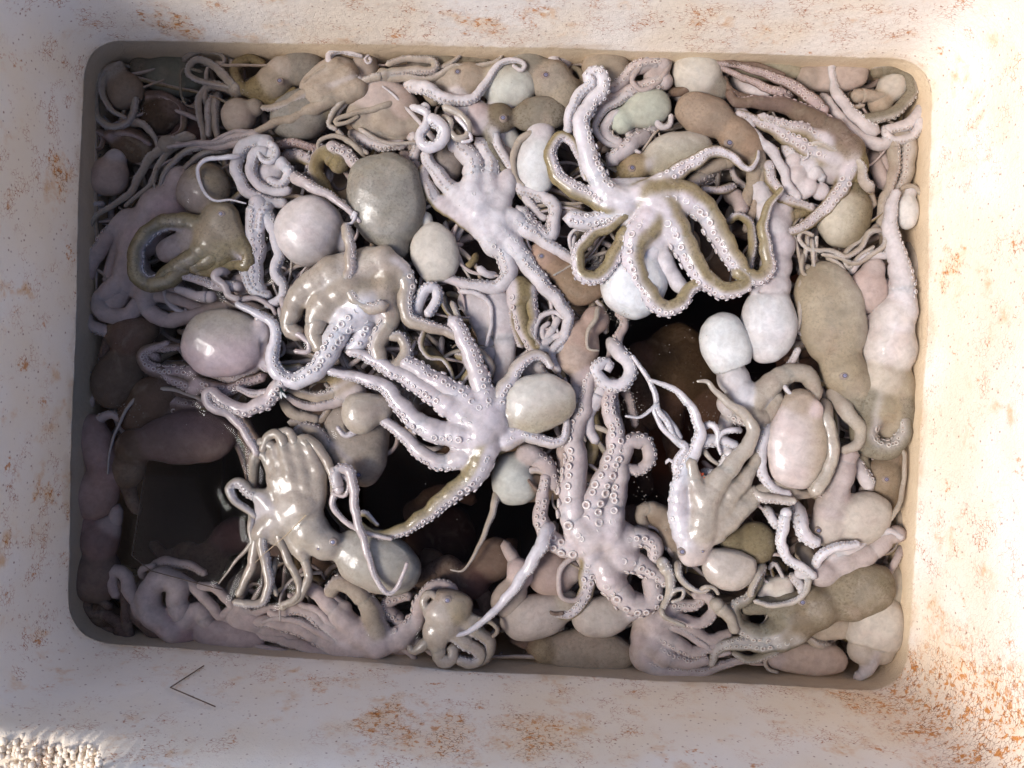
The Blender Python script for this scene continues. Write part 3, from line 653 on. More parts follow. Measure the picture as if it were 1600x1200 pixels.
octopus('dim translucent brownish mantle with head to the left over the dark gap', z=-16, pal='V', k=.3, mantle=[(212,690,370,678,84,{'col':(.37,.275,.235,.12),'col2':(.27,.20,.20,.1),'gd':(.2,.6,0),'egg':.08,'flat':.6})], head=[(210,700,30,-10,DARKB),(200,735,26,-16,BROWN)],
 arms=[("230,640 270,632 310,640 350,640",18,8,{'su':60,'core':.6,'z':-20}),("240,612 280,618 320,636",20,8,{'su':None,'core':.4,'z':-30,'pal':'V'}),("205,720 200,760 215,800",18,8,{'su':None,'core':.5,'z':-20}),
 ("370,660 388,700 392,740 402,766",8,4,{'su':60,'core':0,'z':0}),("372,640 396,676 410,706",7,5,{'su':-60,'core':0,'z':4}),("368,690 380,722 386,748",5,3,{'core':0,'su':60,'z':-6})])
octopus('brown octopus web with a few suckers above the dim translucent mantle', z=-44, pal='V', k=.3, head=[(240,625,36,0,DARKB),(215,650,30,-4,(.30,.21,.15,.3))],
 arms=[("250,610 290,605 320,612",22,8,{'su':None}),("240,640 280,640 330,628",16,7,{'su':20,'sc':1.3})])
octopus('smooth pink octopus with a bent body and curled arm against the left wall', z=-34, pal='R', k=.3, mantle=[(172,738,124,808,72,{'col':(.62,.475,.42,.03),'cut':.85,'egg':.06})],
 head=[(168,745,26,2,(.60,.45,.40,.04)),(150,690,28,0,(.60,.46,.42,.04)),(158,715,27,2,(.60,.46,.42,.04)),(142,668,22,0,(.58,.44,.40,.04))],
 arms=[("140,672 122,655 121,628 134,604 138,580",9,5,{'su':60,'core':.2}),("140,668 165,650 180,648 186,655",9,6,{'su':60,'core':.2,'z':4}),("140,640 148,610 140,600",6,3,{'core':0})])
octopus('pale brown octopus with a rounded mantle in the lower left, at the wall', z=-42, pal='R', k=.3, mantle=[(160,860,140,942,80,{'col':(.42,.335,.285,.08),'egg':.0,'cut':.9})], head=[(155,845,30,2,(.50,.38,.345,.06)),(140,820,18,0,(.55,.41,.38,.05)),(170,825,20,0)],
 arms=[("150,835 138,815 132,805",14,10,{'su':None}),("165,835 178,815 184,795",14,10,{'su':None})])
octopus('crumpled brown octopus curled into the lower left corner', z=-40, pal='V', k=.35, head=[(158,960,26,-10,DARKB),(180,975,24,-14,DARKB)],
 arms=[("185,995 188,975 165,962 145,958 136,945 150,935 172,948",10,6,{'su':180,'z':6,'core':.1}),("188,1000 176,985 150,980 132,965 124,948",9,5,{'su':None,'z':2,'core':.1}),
 ("200,990 196,950 192,920 172,905 165,920",9,6,{'su':None,'z':8,'core':.1}),("150,975 165,990 182,992",9,5,{'core':.1,'su':None})])
octopus('pink fleshy octopus folded over in the lower left with an orange stained arm', z=-24, pal='R', k=.5, web=10, mantle=[(300,985,415,1002,46,{'z':4,'col':(.66,.565,.545,.03),'cut':.9,'egg':-.15})],
 head=[(285,988,22,0,(.70,.53,.52,.03)),(268,970,22,0,(.70,.53,.53,.03))],
 arms=[("270,985 240,960 232,930 250,905 275,912 278,945 285,965",20,17,{'su':None,'core':.95,'z':8,'pal':'R'}),("255,975 225,955 205,925 195,900 182,890 174,905 182,930",15,8,{'su':(150,150),'core':.4,'z':2,'pal':'R'}),
 ("245,988 222,972 205,945 200,915",13,8,{'su':None,'core':.6,'z':-6,'pal':'V'}),("290,970 308,955 320,965 325,975",17,12,{'su':None,'core':.8,'z':6}),
 ("268,905 300,915 325,940 345,962 362,950 350,930 330,918 310,915",10,7,{'su':180,'core':.1,'z':6}),("235,895 250,880 290,882 320,895",10,6,{'su':-40,'core':0,'z':-8}),("225,905 222,890 240,884",7,5,{'core':0,'su':None})])
# ---- bottom left and bottom
octopus('pale mauve octopus whose bundled arms fan out leftward along the bottom wall', z=-18, pal='R', k=.6, web=24, head=[(575,1003,20,-6,(.74,.61,.58,.05)),(590,990,18,-4,(.74,.61,.58,.05))],
 mantle=[(600,1010,645,990,50,{'z':-14,'col':PINKW})],
 arms=[("580,1000 545,975 515,945 490,922 470,915",24,9,{'su':None,'core':.6,'z':6}),("570,1010 530,990 495,965 462,950 440,962 420,955",19,7,{'su':60,'core':.5,'z':2}),
 ("556,1026 510,1030 470,1026 430,1016 395,1008 360,1000",9,4,{'su':80,'core':.05,'z':4}),("575,1018 530,1004 500,988 470,972 436,966 410,972",10,4,{'su':-70,'core':.05,'z':8}),("560,1000 520,975 492,952 472,945 452,930",9,4,{'su':70,'core':.05,'z':10}),
 ("560,1015 515,1005 475,985 440,975 400,970 365,975",17,8,{'su':80,'core':.4,'z':0}),("555,1020 500,1018 460,1005 420,995 390,985",13,6,{'su':80,'core':.3}),
 ("550,1022 500,1026 455,1020 415,1012",9,4,{'su':-60,'core':.1}),("590,990 582,960 568,935 545,915 525,912 515,925",19,12,{'pal':'O','su':(-110,-110),'core':.5,'z':10}),
 ("590,1008 630,992 652,965 660,935 680,915 700,914 712,922",22,7,{'su':(70,110),'core':.45,'z':8}),("640,1000 665,1010 680,1022",10,6,{'su':None,'core':.2}),
 ("600,1012 625,1010 645,1025 648,1033",9,5,{'su':None,'core':.05,'z':4}),("540,950 520,935 500,930",10,6,{'su':None,'core':.2,'z':4})])
octopus('pinkish arms with small suckers peeping out between the fanned arms and the tan curl', z=-22, pal='P', head=[(620,965,12,-10)], arms=[("622,968 605,955 600,945 618,936 640,930",12,8,{'su':30,'core':.1,'sc':1.3})])
octopus('long smooth arms of a mauve octopus lying flat above the bottom wall at left', z=-26, pal='R', k=.3, head=[(395,965,20,0,PINKW)],
 arms=[("370,960 400,980 440,990 480,1010 520,1022",18,8,{'su':None,'core':.3}),("380,975 360,970 340,975",16,10,{'su':None}),("375,945 395,958 425,948 442,950",9,5,{'su':70,'core':.1,'z':8}),("420,1000 450,1015 490,1022",12,6,{'su':-60,'core':0})])
octopus('small wet tan octopus with a blue eye sitting upright at the bottom wall', z=-4, pal='O', k=.35, web=16, h=2.0,
 mantle=[(703,955,712,922,58,{'z':-2,'col':(.50,.42,.34,.6)})], head=[(690,960,24,4,(.66,.59,.51,.15)),(712,950,24,2,TAN),(680,985,20,0,(.62,.54,.45,.2))], eyes=[(699,938,5)],
 arms=[("690,975 670,1000 645,1018 640,1012",15,6,{'su':180,'core':.5}),("695,980 685,1010 688,1032 704,1032 708,1012",15,9,{'su':(150,150),'core':.4,'z':2}),
 ("705,985 722,1002 745,1015 750,1030 735,1036 715,1032",13,8,{'su':(-90,-90),'core':.4}),("720,965 745,985 765,1005 762,1025 742,1038",13,7,{'su':(-100,-100),'core':.35,'z':-4}),
 ("675,965 662,940 672,928 684,935",9,6,{'su':None,'core':.3,'z':2}),("740,965 765,972 778,985 770,995",5,3,{'su':None,'core':.1})])
octopus('long silvery tapering arm reaching down left out of the open water to the bottom', z=4, pal='W', arms=[("862,815 842,860 820,895 795,930 765,962 735,985 705,996 665,1002",13,1.5,{'su':(70,70),'sc':.7,'z':0,'pow':1.05})])
octopus('slim pale arm hanging down into the dark water in the middle gap', z=-14, pal='B', arms=[("778,765 768,805 752,845 738,872 722,892 704,890",7,1.2,{'su':(60,60)})])
octopus('wet tan octopus lying face down with folded web, lower left of the middle', z=-6, pal='O', k=.30, web=105,
 mantle=[(525,850,655,905,96,{'z':-10,'col':(.58,.535,.465,.22),'col2':(.50,.48,.43,.2),'gd':(.2,.4,0),'egg':-.06,'flat':.66,'cut':.95})],
 head=[(508,850,26,0,(.60,.54,.47,.25)),(482,828,32,0,(.63,.57,.49,.2)),(460,800,34,-4,(.66,.60,.53,.15)),(448,765,26,-10,(.66,.61,.55,.1))], eyes=[(520,847,5),(497,858,2)],
 arms=[("452,795 430,748 416,712 402,708 396,735 394,772",15,6,{'su':180,'core':.5,'z':6,'ze':-6}),("462,795 440,740 424,696 408,692 400,715 396,745",14,6,{'su':180,'core':.55,'z':11,'ze':-4}),("472,797 455,742 444,700 434,678 418,684 410,704",14,7,{'su':180,'core':.6,'z':15,'ze':4}),
 ("482,797 474,740 462,696 450,674 436,676",14,7,{'su':180,'core':.7,'z':13,'ze':4}),("490,800 498,752 488,710 474,684 498,702 518,738 524,778",15,6,{'su':180,'core':.5,'z':6,'pal':'O'}),
 ("430,800 412,780 390,768 372,755 360,762 366,782 385,795 400,808",13,5,{'su':(10,60),'core':.2,'z':4}),
 ("440,820 418,820 402,840 395,880 378,918 372,930",14,6,{'su':180,'core':.3,'z':2,'pal':'O'}),("425,812 410,830 412,865 420,905 412,938 388,944 366,940",10,6,{'su':70,'core':.1,'z':8}),
 ("430,810 440,850 455,885 468,915 462,935 440,945",8,5,{'su':None,'core':.1,'z':8}),("470,860 480,885 480,910 465,935 440,950",8,6,{'su':None,'core':.1,'z':4}),
 ("405,830 392,850 370,875 342,912",5,1.2,{'su':None,'core':.05,'z':6}),("395,795 392,830 398,862",7,4,{'su':70,'core':0,'z':6}),("432,870 425,905 432,930",6,4,{'su':None,'core':0,'z':2})])
octopus('wet arm lying draped down over the grey mantle at lower left', z=24, pal='P', head=[(530,770,9,-18)],
 arms=[("530,765 524,745 532,732 545,735 552,760 555,800 570,850 582,890 596,918 608,928 622,915 636,880",10,3,{'su':(60,70,-70),'core':.05}),
 ("525,760 520,790 540,815 560,828 590,838 612,842",6,3,{'su':70,'core':.05,'z':-12}),("520,735 545,752 538,775 520,770",6,3,{'su':180,'z':-6,'core':.05})])
octopus('tan octopus with bluish grey mantle and small eye, left of the dark middle gap', z=-18, pal='O', k=.32, mantle=[(575,740,545,625,100,{'col':(.50,.455,.41,.25),'egg':.12,'z':-10,'flat':.6})], head=[(568,735,26,0,(.54,.44,.36,.3)),(580,720,22,0,BEIGE)], eyes=[(560,742,5)],
 arms=[("540,725 515,700 490,672 470,668 464,682",15,9,{'su':-80,'core':.4,'z':8}),("535,740 505,690 480,660 455,660",12,7,{'su':-60,'core':.3,'z':2}),("525,770 540,750 530,735",8,5,{'su':60}),("560,700 530,660 510,640",14,8,{'su':None,'z':-10})])
octopus('small wet tan mantle with a thin arm looped round it, left of the middle', z=0, pal='O', mantle=[(595,648,533,640,66,{'col':(.60,.54,.46,.2),'egg':-.05,'flat':.7,'bend':-.2})], head=[(590,640,24,-8)])
octopus('octopus with dim tan arms spread between the pink arms and the spread white octopus', z=-12, pal='O', k=.3, web=20, head=[(545,600,26,-14,(.60,.50,.44,.3))],
 arms=[("550,600 515,618 480,618 450,606",15,6,{'su':-70,'core':.3,'z':2}),("560,612 530,625 500,635 465,630 448,618",12,5,{'su':-60,'core':.2,'z':6,'pal':'P'}),("535,590 505,585 470,600",16,8,{'pal':'T','su':-60,'z':-4}),
 ("450,640 480,650 500,655 515,640",10,5,{'su':70,'core':0,'z':-4}),("440,620 462,648 495,655",11,8,{'su':None,'core':0,'z':-2,'pal':'B'}),("600,600 640,630 650,670",24,12,{'su':0,'core':.3,'z':-22})])
octopus('white octopus lying spread on its back in the middle, suckers facing up', z=-2, pal='T', k=0.42, web=50,
 head=[(762,672,20,-14),(800,658,22,-20),(778,690,20,-18)],
 arms=[("790,690 820,678 850,690 878,688 886,668 884,650",15,5,{'tm':.3,'su':(30,30),'z':-2,'core':.3}),("775,665 782,620 800,590 822,560 845,556 862,572",19,6,{'su':(-30,-60),'core':.3,'tm':.4}),
  ("765,660 752,600 738,560 720,520 708,500",22,11,{'su':(-40,-50),'z':2,'core':.35,'tm':.1}),
  ("760,655 715,615 680,595 645,572 632,564",23,12,{'su':(-40,-50),'z':2,'core':.4,'tm':.1}),
  ("755,668 712,640 675,615 635,590 600,572 570,555 545,550",25,7,{'su':(40,60),'z':2,'core':.4,'tm':.1}),
  ("752,678 705,678 660,665 622,630 602,605 560,590 512,580",24,6,{'su':(45,70),'z':4,'core':.4,'tm':.1}),
  ("750,690 705,722 668,715 640,690 612,665 585,655 565,668 540,680 528,668",18,4,{'su':(60,70,70,-70),'z':0,'core':.3,'tm':.15}),
  ("760,700 738,745 700,775 665,805 628,828 600,836 570,828 558,808 568,802 590,820",22,3.5,{'su':(50,60,60),'core':.25,'z':2})])
octopus('pearly egg-shaped mantle resting right beside the spread white octopus', z=-2, pal='B', k=.5, mantle=[(790,640,899,618,90,{'col':(.70,.67,.61,.03),'col2':(.60,.55,.44,.35),'gd':(.2,-1,-.25),'egg':-.06,'flat':.62,'pw':2.3})], head=[(795,650,26,-12)])
octopus('white bell-shaped mantle with a brown slit, under the spread octopus', z=-30, pal='W', mantle=[(838,742,768,758,84,{'col':(.70,.71,.67,.02),'egg':-.05,'cut':.8,'bend':.15})], head=[(836,755,16,6,BROWN)],
 arms=[("822,708 845,718 860,740 866,760",17,12,{'su':(60,60),'core':.3,'z':14,'pal':'P'}),("845,770 838,765 826,750",4,2.5,{'su':None,'core':0,'z':28,'pal':'V'})])
# ---- bottom middle mantles
octopus('smooth pinkish mantle partly behind the silvery arm at the bottom', z=-34, pal='P', mantle=[(812,905,780,962,52,{'col':(.62,.55,.49,.05),'cut':.9})], head=[(815,895,22,0,PINKW)], arms=[("810,890 800,870 790,850",14,8,{'su':None,'z':-10})])
octopus('round dusky pink mantle with a thin pale arm curved across it', z=-28, pal='P', mantle=[(895,892,824,900,76,{'col':(.56,.46,.42,.05),'egg':-.12})], head=[(890,890,22)], arms=[("905,868 882,880 873,905 880,935 900,938 912,925",5,4,{'su':None,'core':0,'z':28})])
octopus('pale elongated mantle with a tiny brown slit, left one of the bottom pair', z=-22, pal='B', mantle=[(890,950,782,975,72,{'col':(.66,.595,.545,.05),'egg':.06,'bend':-.1})], head=[(885,945,24)], arms=[("852,948 862,958 880,958",4,3,{'su':None,'core':0,'z':22,'pal':'V'})])
octopus('smooth pale mantle just right of its twin beneath the sucker-covered octopus', z=-22, pal='W', mantle=[(990,950,893,972,64,{'col':(.68,.63,.58,.04),'egg':.04,'bend':-.2})], head=[(985,945,24)])
octopus('grey spotted mantle lying lowest at the bottom wall in the middle', z=-34, pal='G', mantle=[(850,1012,992,1025,72,{'col':(.55,.495,.42,.3),'egg':-.02,'bend':-.08,'flat':.6})], head=[(850,1015,22,0,TAN),(836,1010,16,-6,BROWN)],
 arms=[("880,1042 930,1048 990,1045",4,3,{'su':None,'core':0}),("845,1000 825,1005 800,1000",14,6,{'su':None,'pal':'V','z':-8})])
octopus('pinkish octopus lying on its back covered in large ring suckers, bottom middle', z=-6, pal='P', k=.42, web=34,
 head=[(932,845,20,-6,(.70,.64,.64,.03)),(950,865,24,-8,(.70,.64,.64,.03)),(968,838,26,-10,(.68,.62,.62,.03))],
 arms=[("945,885 962,918 985,942 1010,945 1022,925 1016,905",24,15,{'su':(-50,-60),'core':.35,'sc':1.1}),("965,872 995,880 1022,898 1036,910",22,12,{'su':(-30,-30),'core':.4,'sc':1.15}),
 ("965,850 1000,838 1022,852 1024,872",20,12,{'su':(-10,-40),'core':.4,'sc':1.1}),("950,840 958,790 966,745 972,708 988,688 1010,692 1014,718 998,736 976,728",24,8,{'su':(10,60,70),'core':.25,'z':2}),
 ("930,835 925,795 945,750 960,710 962,670 950,630 962,600",25,10,{'su':(10,0),'core':.2,'sc':1.25,'z':4}),("920,840 898,812 894,770 900,720 896,680 912,640 918,600 925,585",28,10,{'su':(50,60),'core':.2,'sc':1.2,'z':2}),
 ("920,848 888,856 856,838 845,808 848,775 852,745",21,8,{'su':(-10,20),'core':.25,'sc':1.3}),("925,865 918,905 912,935 892,958 862,962",18,6,{'su':(10,-20),'core':.25,'sc':1.2,'z':0,'pal':'T'})])
octopus('tan octopus with a folded thin arm, between the pearly mantle and the right gap', z=-22, pal='T', k=.35, head=[(940,620,20,-6)],
 arms=[("930,600 920,640 930,680 920,720",18,10,{'su':None,'core':.1,'pal':'T'}),("955,600 958,640 962,680 955,720",12,9,{'su':20,'core':.1,'z':8}),("938,612 922,640 918,660 930,690",14,8,{'su':None,'pal':'W','z':12,'core':.1}),
 ("940,602 915,615 902,640 904,665 914,690",5,3,{'su':None,'z':20,'core':0,'pal':'B'}),("925,665 945,672 958,680",5,4,{'su':None,'core':0,'z':18,'pal':'B'}),("970,600 985,630 992,665",9,6,{'core':0,'su':60,'z':-6,'pal':'P'}),("888,660 882,700 880,740",14,10,{'su':70,'core':0,'pal':'P','z':-6})])
octopus('pinkish tan octopus with a thick white arm curled square beside the dark gap', z=-8, pal='P', k=.35, web=14, mantle=[(905,500,900,580,66,{'col':(.66,.535,.46,.15),'z':-12,'flat':.6})], head=[(895,560,26,-8,(.66,.555,.48,.15)),(930,500,22,-14,(.60,.49,.44,.1)),(915,590,22,-10,PINKW)],
 arms=[("950,528 962,545 982,566 984,588 966,604 940,594 930,578 946,564 952,576",13,9,{'su':(60,60),'core':0,'z':10,'pal':'W'}),("905,590 900,615 915,622",11,8,{'su':None,'core':.4}),
 ("925,590 935,620 930,630",10,7,{'su':None,'core':.4}),("935,478 930,500 918,520 920,545 935,548",5,2,{'su':None,'core':0,'z':14,'pal':'B'}),("958,548 975,500 965,490",10,6,{'su':60,'core':.1,'z':-12})])
# ---- middle
octopus('round glossy white mantle floating highest, left of the grey blotched one', z=-14, pal='W', k=.6, mantle=[(535,372,430,350,112,{'col':(.76,.70,.67,.03),'col2':(.60,.55,.52,.1),'gd':(-.7,.7,-.35),'egg':-.03,'flat':.72,'pw':2.0})], head=[(532,372,24,-10)])
octopus('big grey blotched mantle, pear-shaped, upper middle of the box', z=-22, pal='G', k=.5, mantle=[(617,385,590,240,122,{'col':(.47,.445,.39,.5),'egg':.06,'flat':.60,'pw':2.25})], head=[(618,385,22,0,GREYM),(625,350,34,-6,GREYM)],
 arms=[("452,270 478,288 505,300 535,320 562,346",11,3.5,{'su':(60,60),'core':0,'z':26,'pal':'P'}),("548,342 556,330 550,348 540,350",4,2,{'su':None,'core':0,'z':30,'pal':'W'})])
octopus('two short tan arms with big suckers left of the grey blotched mantle', z=-14, pal='T', k=.4, head=[(520,240,12,-16)],
 arms=[("530,255 510,240 492,255 500,282 524,315",17,9,{'su':(-90,-90),'core':.1}),("520,232 545,245 562,265",13,9,{'su':(20,20),'core':.05,'sc':1.2,'z':6,'pal':'P'}),("440,245 465,244 490,254",16,9,{'su':(20,20),'core':0,'sc':1.1,'z':2}),
 ("430,228 462,224 495,232",9,6,{'su':0,'core':0,'sc':1.3,'z':-4,'pal':'V'})])
octopus('wet tan octopus draped on top of the pile with glossy folds, below the blotched mantle', z=-4, pal='O', k=.26, web=46,
 head=[(545,425,32,-2,(.66,.60,.54,.2)),(575,415,30,-2,(.64,.58,.50,.3)),(520,440,30,-2,(.68,.63,.58,.15)),(565,460,32,-2,(.58,.51,.40,.4)),(600,440,28,-4,TAN)],
 arms=[("520,425 480,450 458,478 452,510 468,525",26,12,{'su':180,'core':.85,'z':4}),("545,450 520,470 500,492 490,520 500,545",26,12,{'su':150,'core':.6,'z':8}),
 ("570,470 545,495 528,520 508,560 484,586 452,594 430,578 426,548 432,520 418,498 396,488 370,474",24,5,{'su':(60,-20,-60,-60),'core':.2,'z':8,'pal':'W'}),
 ("560,480 568,510 562,535 545,545",24,12,{'su':(0,-20),'core':.3,'z':-2,'pal':'W','sc':1.1}),
 ("595,465 608,500 592,528 588,550 600,572 622,572 634,552 628,528 608,524",20,8,{'su':(-70,-80),'core':.25,'z':0}),
 ("600,410 628,425 636,452 632,480 645,502 680,512 712,524 736,532",19,6,{'su':(60,70),'core':.2,'z':2}),
 ("655,505 652,478 662,456 678,448 684,468 668,490",11,8,{'su':(60,60),'core':0,'z':-4,'pal':'W'}),
 ("538,348 545,375 548,410 543,440 550,462 572,480 600,478",8,11,{'su':(60,60),'core':0,'z':24}),("600,400 605,430 600,460 592,478",15,12,{'su':180,'core':.9,'z':8}),("505,470 490,490 486,510",14,8,{'su':180,'core':.9,'z':14})])
octopus('thin wet arm ends crossing at the waterline left of the draped tan octopus', z=4, pal='P', arms=[("440,462 446,492 456,512 478,528 492,545",6,3,{'su':60}),("448,518 470,525 484,538 480,550 462,548",6,4,{'su':None,'z':4}),("436,480 442,500 452,520",5,3,{'su':-60,'z':-4})])
octopus('smooth flat oval mantle, cream white, right of the grey blotched one', z=-6, pal='W', k=.6, mantle=[(668,350,690,440,74,{'col':(.74,.70,.635,.02),'egg':.06,'flat':.5,'pw':2.3,'bend':-.06})], head=[(664,342,12,-6,(.72,.72,.70,0))])
octopus('pinkish white octopus on its back with dotted suckers, upper middle', z=-12, pal='W', k=.42, web=54,
 head=[(755,335,18,-10,(.74,.70,.72,.02)),(772,325,16,-12,(.74,.70,.72,.02))],
 arms=[("740,345 712,330 682,312 665,285 662,262",19,9,{'su':(20,-30),'pal':'T','core':.6,'sc':.6,'z':2}),("742,335 715,305 690,280 672,255 664,240",19,9,{'su':(10,0),'core':.5,'sc':.6,'z':6}),
 ("750,330 738,295 742,262 728,238 706,222",24,14,{'su':(-30,-10),'core':.5,'sc':.6,'z':4}),("765,320 765,280 765,250 748,222",22,11,{'su':(-40,-30),'core':.5,'sc':.6}),
 ("780,320 792,290 795,272",17,15,{'su':None,'core':.95,'z':2}),("750,345 765,375 788,400 796,425 782,446 752,448 715,440 680,432",21,6,{'su':(-20,-60,-60),'core':.3,'z':4,'sc':.8}),
 ("765,345 790,370 815,400 845,440 872,470 888,495 882,525 862,555 874,580",20,5,{'su':(-30,50,50),'core':.3,'z':6,'sc':.8}),("775,340 805,345 830,362 862,385 898,408",19,7,{'su':(0,30,50),'core':.35,'z':8,'sc':.8})])
octopus('short stubby pale arm tip below the pinkish white octopus', z=-2, pal='W', arms=[("778,430 762,428 748,420",6,6,{'su':None}),("745,395 740,408 730,416",7,5,{'su':None,'z':-10,'pal':'T'})])
octopus('small round grey mantle framed by the arms of the pinkish white octopus', z=-26, pal='G', mantle=[(708,232,690,282,52,{'col':(.46,.42,.39,.35)})], head=[(706,232,12)])
octopus('octopus arm spiralled like a spring at the centre of the pile', z=-8, pal='W', head=[(846,520,12,-14)], arms=[("888,540 862,548 838,538 836,512 846,494 866,488 882,496",6,4,{'su':(60,60)}),("870,500 860,520 852,530 846,515 858,505",7,4,{'su':None,'z':-6}),("850,535 880,520 886,505",7,5,{'su':-70,'z':-6})])
octopus('tan freckled octopus arm hanging down between two white petals and the spiral', z=-14, pal='T', k=.35, head=[(812,460,18,-6,TAN)], arms=[("810,450 812,490 822,525 840,548 862,565 880,590",20,6,{'su':(-60,-70),'core':.2}),("828,455 832,500 828,520 845,545",12,7,{'su':(60,60),'core':.1,'z':4}),("800,470 802,510 815,540",9,6,{'su':-60,'core':.1})])
octopus('octopus web hanging in two long white petals at the centre', z=-20, pal='W', k=.35, head=[(760,478,22,-6)], arms=[("738,470 752,500 762,535 764,560",22,12,{'su':None,'flat':.5,'core':.5}),("775,475 788,520 788,560 780,600",24,12,{'su':None,'flat':.5,'core':.5,'z':4}),("715,455 745,458 765,475 768,505 760,540",5,3,{'su':60,'z':18,'core':0})])
octopus('reddish brown crescent-shaped mantle right of the centre with a tan head', z=-20, pal='B', k=.35, mantle=[(868,415,938,466,62,{'col':(.47,.37,.275,.4),'bend':.55,'flat':.6})], head=[(848,402,24,2,(.60,.46,.37,.2)),(866,418,20,2,(.52,.40,.30,.3))], eyes=[(846,400,4)],
 arms=[("830,395 822,420 840,440",12,8,{'su':None,'z':-10})])
octopus('octopus with slim curled tan arms, half hidden between tan loops and white spread arms', z=0, pal='T', k=.35, head=[(670,560,18,-14,OLIVE)], mantle=[(660,545,690,595,44,{'z':-14,'col':(.38,.28,.16,.7)})],
 arms=[("650,530 642,545 645,562 660,575",5,3,{'core':0,'su':60,'z':8}),("665,512 658,540 670,558 690,560 705,580 708,600",5,3,{'core':0,'su':-60,'z':10}),("710,555 730,560 735,575 720,600 715,620",7,4,{'core':0,'su':60,'z':6}),
 ("705,470 718,500 732,525 736,545 748,560 742,585",5,3,{'core':0,'su':60,'z':6,'pal':'B'}),("728,540 750,552 768,570 764,590 752,605",8,4,{'core':0,'su':-60,'pal':'O','z':4}),("685,460 700,490 715,500",4,2,{'core':0,'z':4}),("690,510 718,520 740,535",9,5,{'core':0,'su':40,'z':-2})])
octopus('pale octopus with bent arms meeting above the pearly egg-shaped mantle', z=-20, pal='W', k=.35, head=[(840,582,16,-8)], arms=[("835,560 850,585 870,600 880,608",10,5,{'su':60,'core':.1,'z':6}),("822,570 828,590 838,590",10,6,{'su':None}),("845,580 862,592 885,605 882,590",6,3,{'su':60,'z':8,'core':0,'pal':'P'})])
# ---- top, middle
octopus('pinkish octopus under the serrated arm tangle near the top wall', z=-26, pal='P', k=.3, mantle=[(640,150,545,160,64,{'col':(.70,.62,.58,.04),'flat':.65})], head=[(630,170,26,-2,(.64,.55,.50,.15)),(600,190,26,-6,BEIGE)],
 arms=[("600,180 620,200 660,196 690,192",20,12,{'su':None,'pal':'B','core':.7}),("560,180 580,205 615,212 640,208",18,9,{'su':None,'pal':'B','core':.5}),("545,205 565,218 600,228 630,226",11,8,{'su':(-60,-60),'core':0,'z':2,'pal':'W'}),("632,198 645,215 652,232 646,246",9,8,{'su':-50,'core':0,'z':8,'pal':'W'}),
 ("625,238 640,246 654,262 660,275",9,6,{'su':60,'core':0,'z':4})])
octopus('octopus with two serrated arms folded in a flat hairpin along the top wall', z=-12, pal='B', head=[(598,116,10,-6)],
 arms=[("602,116 622,112 655,110 678,108 680,98 655,92 625,94 606,100",8,5,{'su':(-60,-60),'core':.05}),("602,122 640,122 675,124 705,106 740,104 775,96 786,84 782,78",8,3,{'su':60,'core':.05,'z':-2}),("680,110 705,98 725,80 735,76",5,3,{'su':-60,'core':0,'z':-6}),
 ("600,118 575,124 548,142 530,165 518,180 514,195 525,202",7,4,{'su':-60,'core':.05,'z':4}),("598,124 570,132 550,150 532,172 522,190",5,3,{'core':.05,'z':-2})])
octopus('thick white arm swooping in a shallow curve below the hairpin arms, near the top', z=0, pal='W', arms=[("630,134 660,136 692,152 720,158 746,148 764,122 784,98 806,94 820,102 815,110 802,102",13,3,{'su':(-60,-60),'core':0})])
octopus('pale arm bent back over a beige mantle, top wall, left of the hairpin', z=-12, pal='W', head=[(562,128,10,-10)], mantle=[(550,110,592,104,56,{'z':-26,'col':(.60,.54,.49,.1)})],
 arms=[("560,128 538,112 518,98 514,86 530,80 552,84 566,88",10,3,{'su':-60,'core':.05}),("556,140 540,150 522,160",6,3,{'core':.1}),("574,88 580,94 576,100 570,92 576,86",3,2,{'su':None,'z':4,'core':0})])
octopus('thin pale arms forming loops left of the round blotched mantle top', z=-6, pal='B', arms=[("620,160 585,170 550,178 528,186 524,194 545,190 560,182",6,3,{'su':None}),("525,200 535,214 556,228 575,240",5,3,{'su':60}),("572,245 548,222 520,212 500,220 498,234 515,238",5,3,{'su':None,'z':2}),("560,200 600,222 635,224 650,222",4,3,{'su':-60})])
octopus('white arm rolled in a tight ring, above the small round grey mantle', z=4, pal='W', head=[(664,168,8,-6)],
 arms=[("640,166 658,172 668,180 666,196 656,210 660,224 674,230 690,222 694,206 684,192 672,188",6,11,{'su':(70,70),'core':0}),("690,180 705,190 702,204 714,216 728,212 732,196 718,178 695,168",5,6,{'su':None,'core':0,'z':-4,'pal':'B'}),("710,180 728,200 736,218 722,222",4,3,{'core':0,'z':-2,'su':None})])
octopus('grey mantle pressed against the top wall, above the hairpin arms', z=-40, pal='G', mantle=[(700,92,630,84,40,{'col':(.50,.475,.43,.2)})], head=[(700,95,16)], arms=[("705,96 740,92 762,96",14,9,{'su':None})])
octopus('pale green tinged mantle with a blue-eyed tan head, behind the swooping white arm', z=-24, pal='B', k=.35, mantle=[(748,128,838,136,72,{'col':(.72,.73,.68,.03),'col2':(.52,.46,.37,.3),'gd':(-.3,.6,-.3),'egg':.05})], head=[(735,125,28,-2,(.56,.49,.41,.3)),(712,125,24,-2,(.62,.56,.49,.2))], eyes=[(715,112,4.5)],
 arms=[("715,150 740,172 775,172 800,160",18,10,{'pal':'W','su':None,'core':.7}),("690,130 670,142 680,160",12,8,{'su':None})])
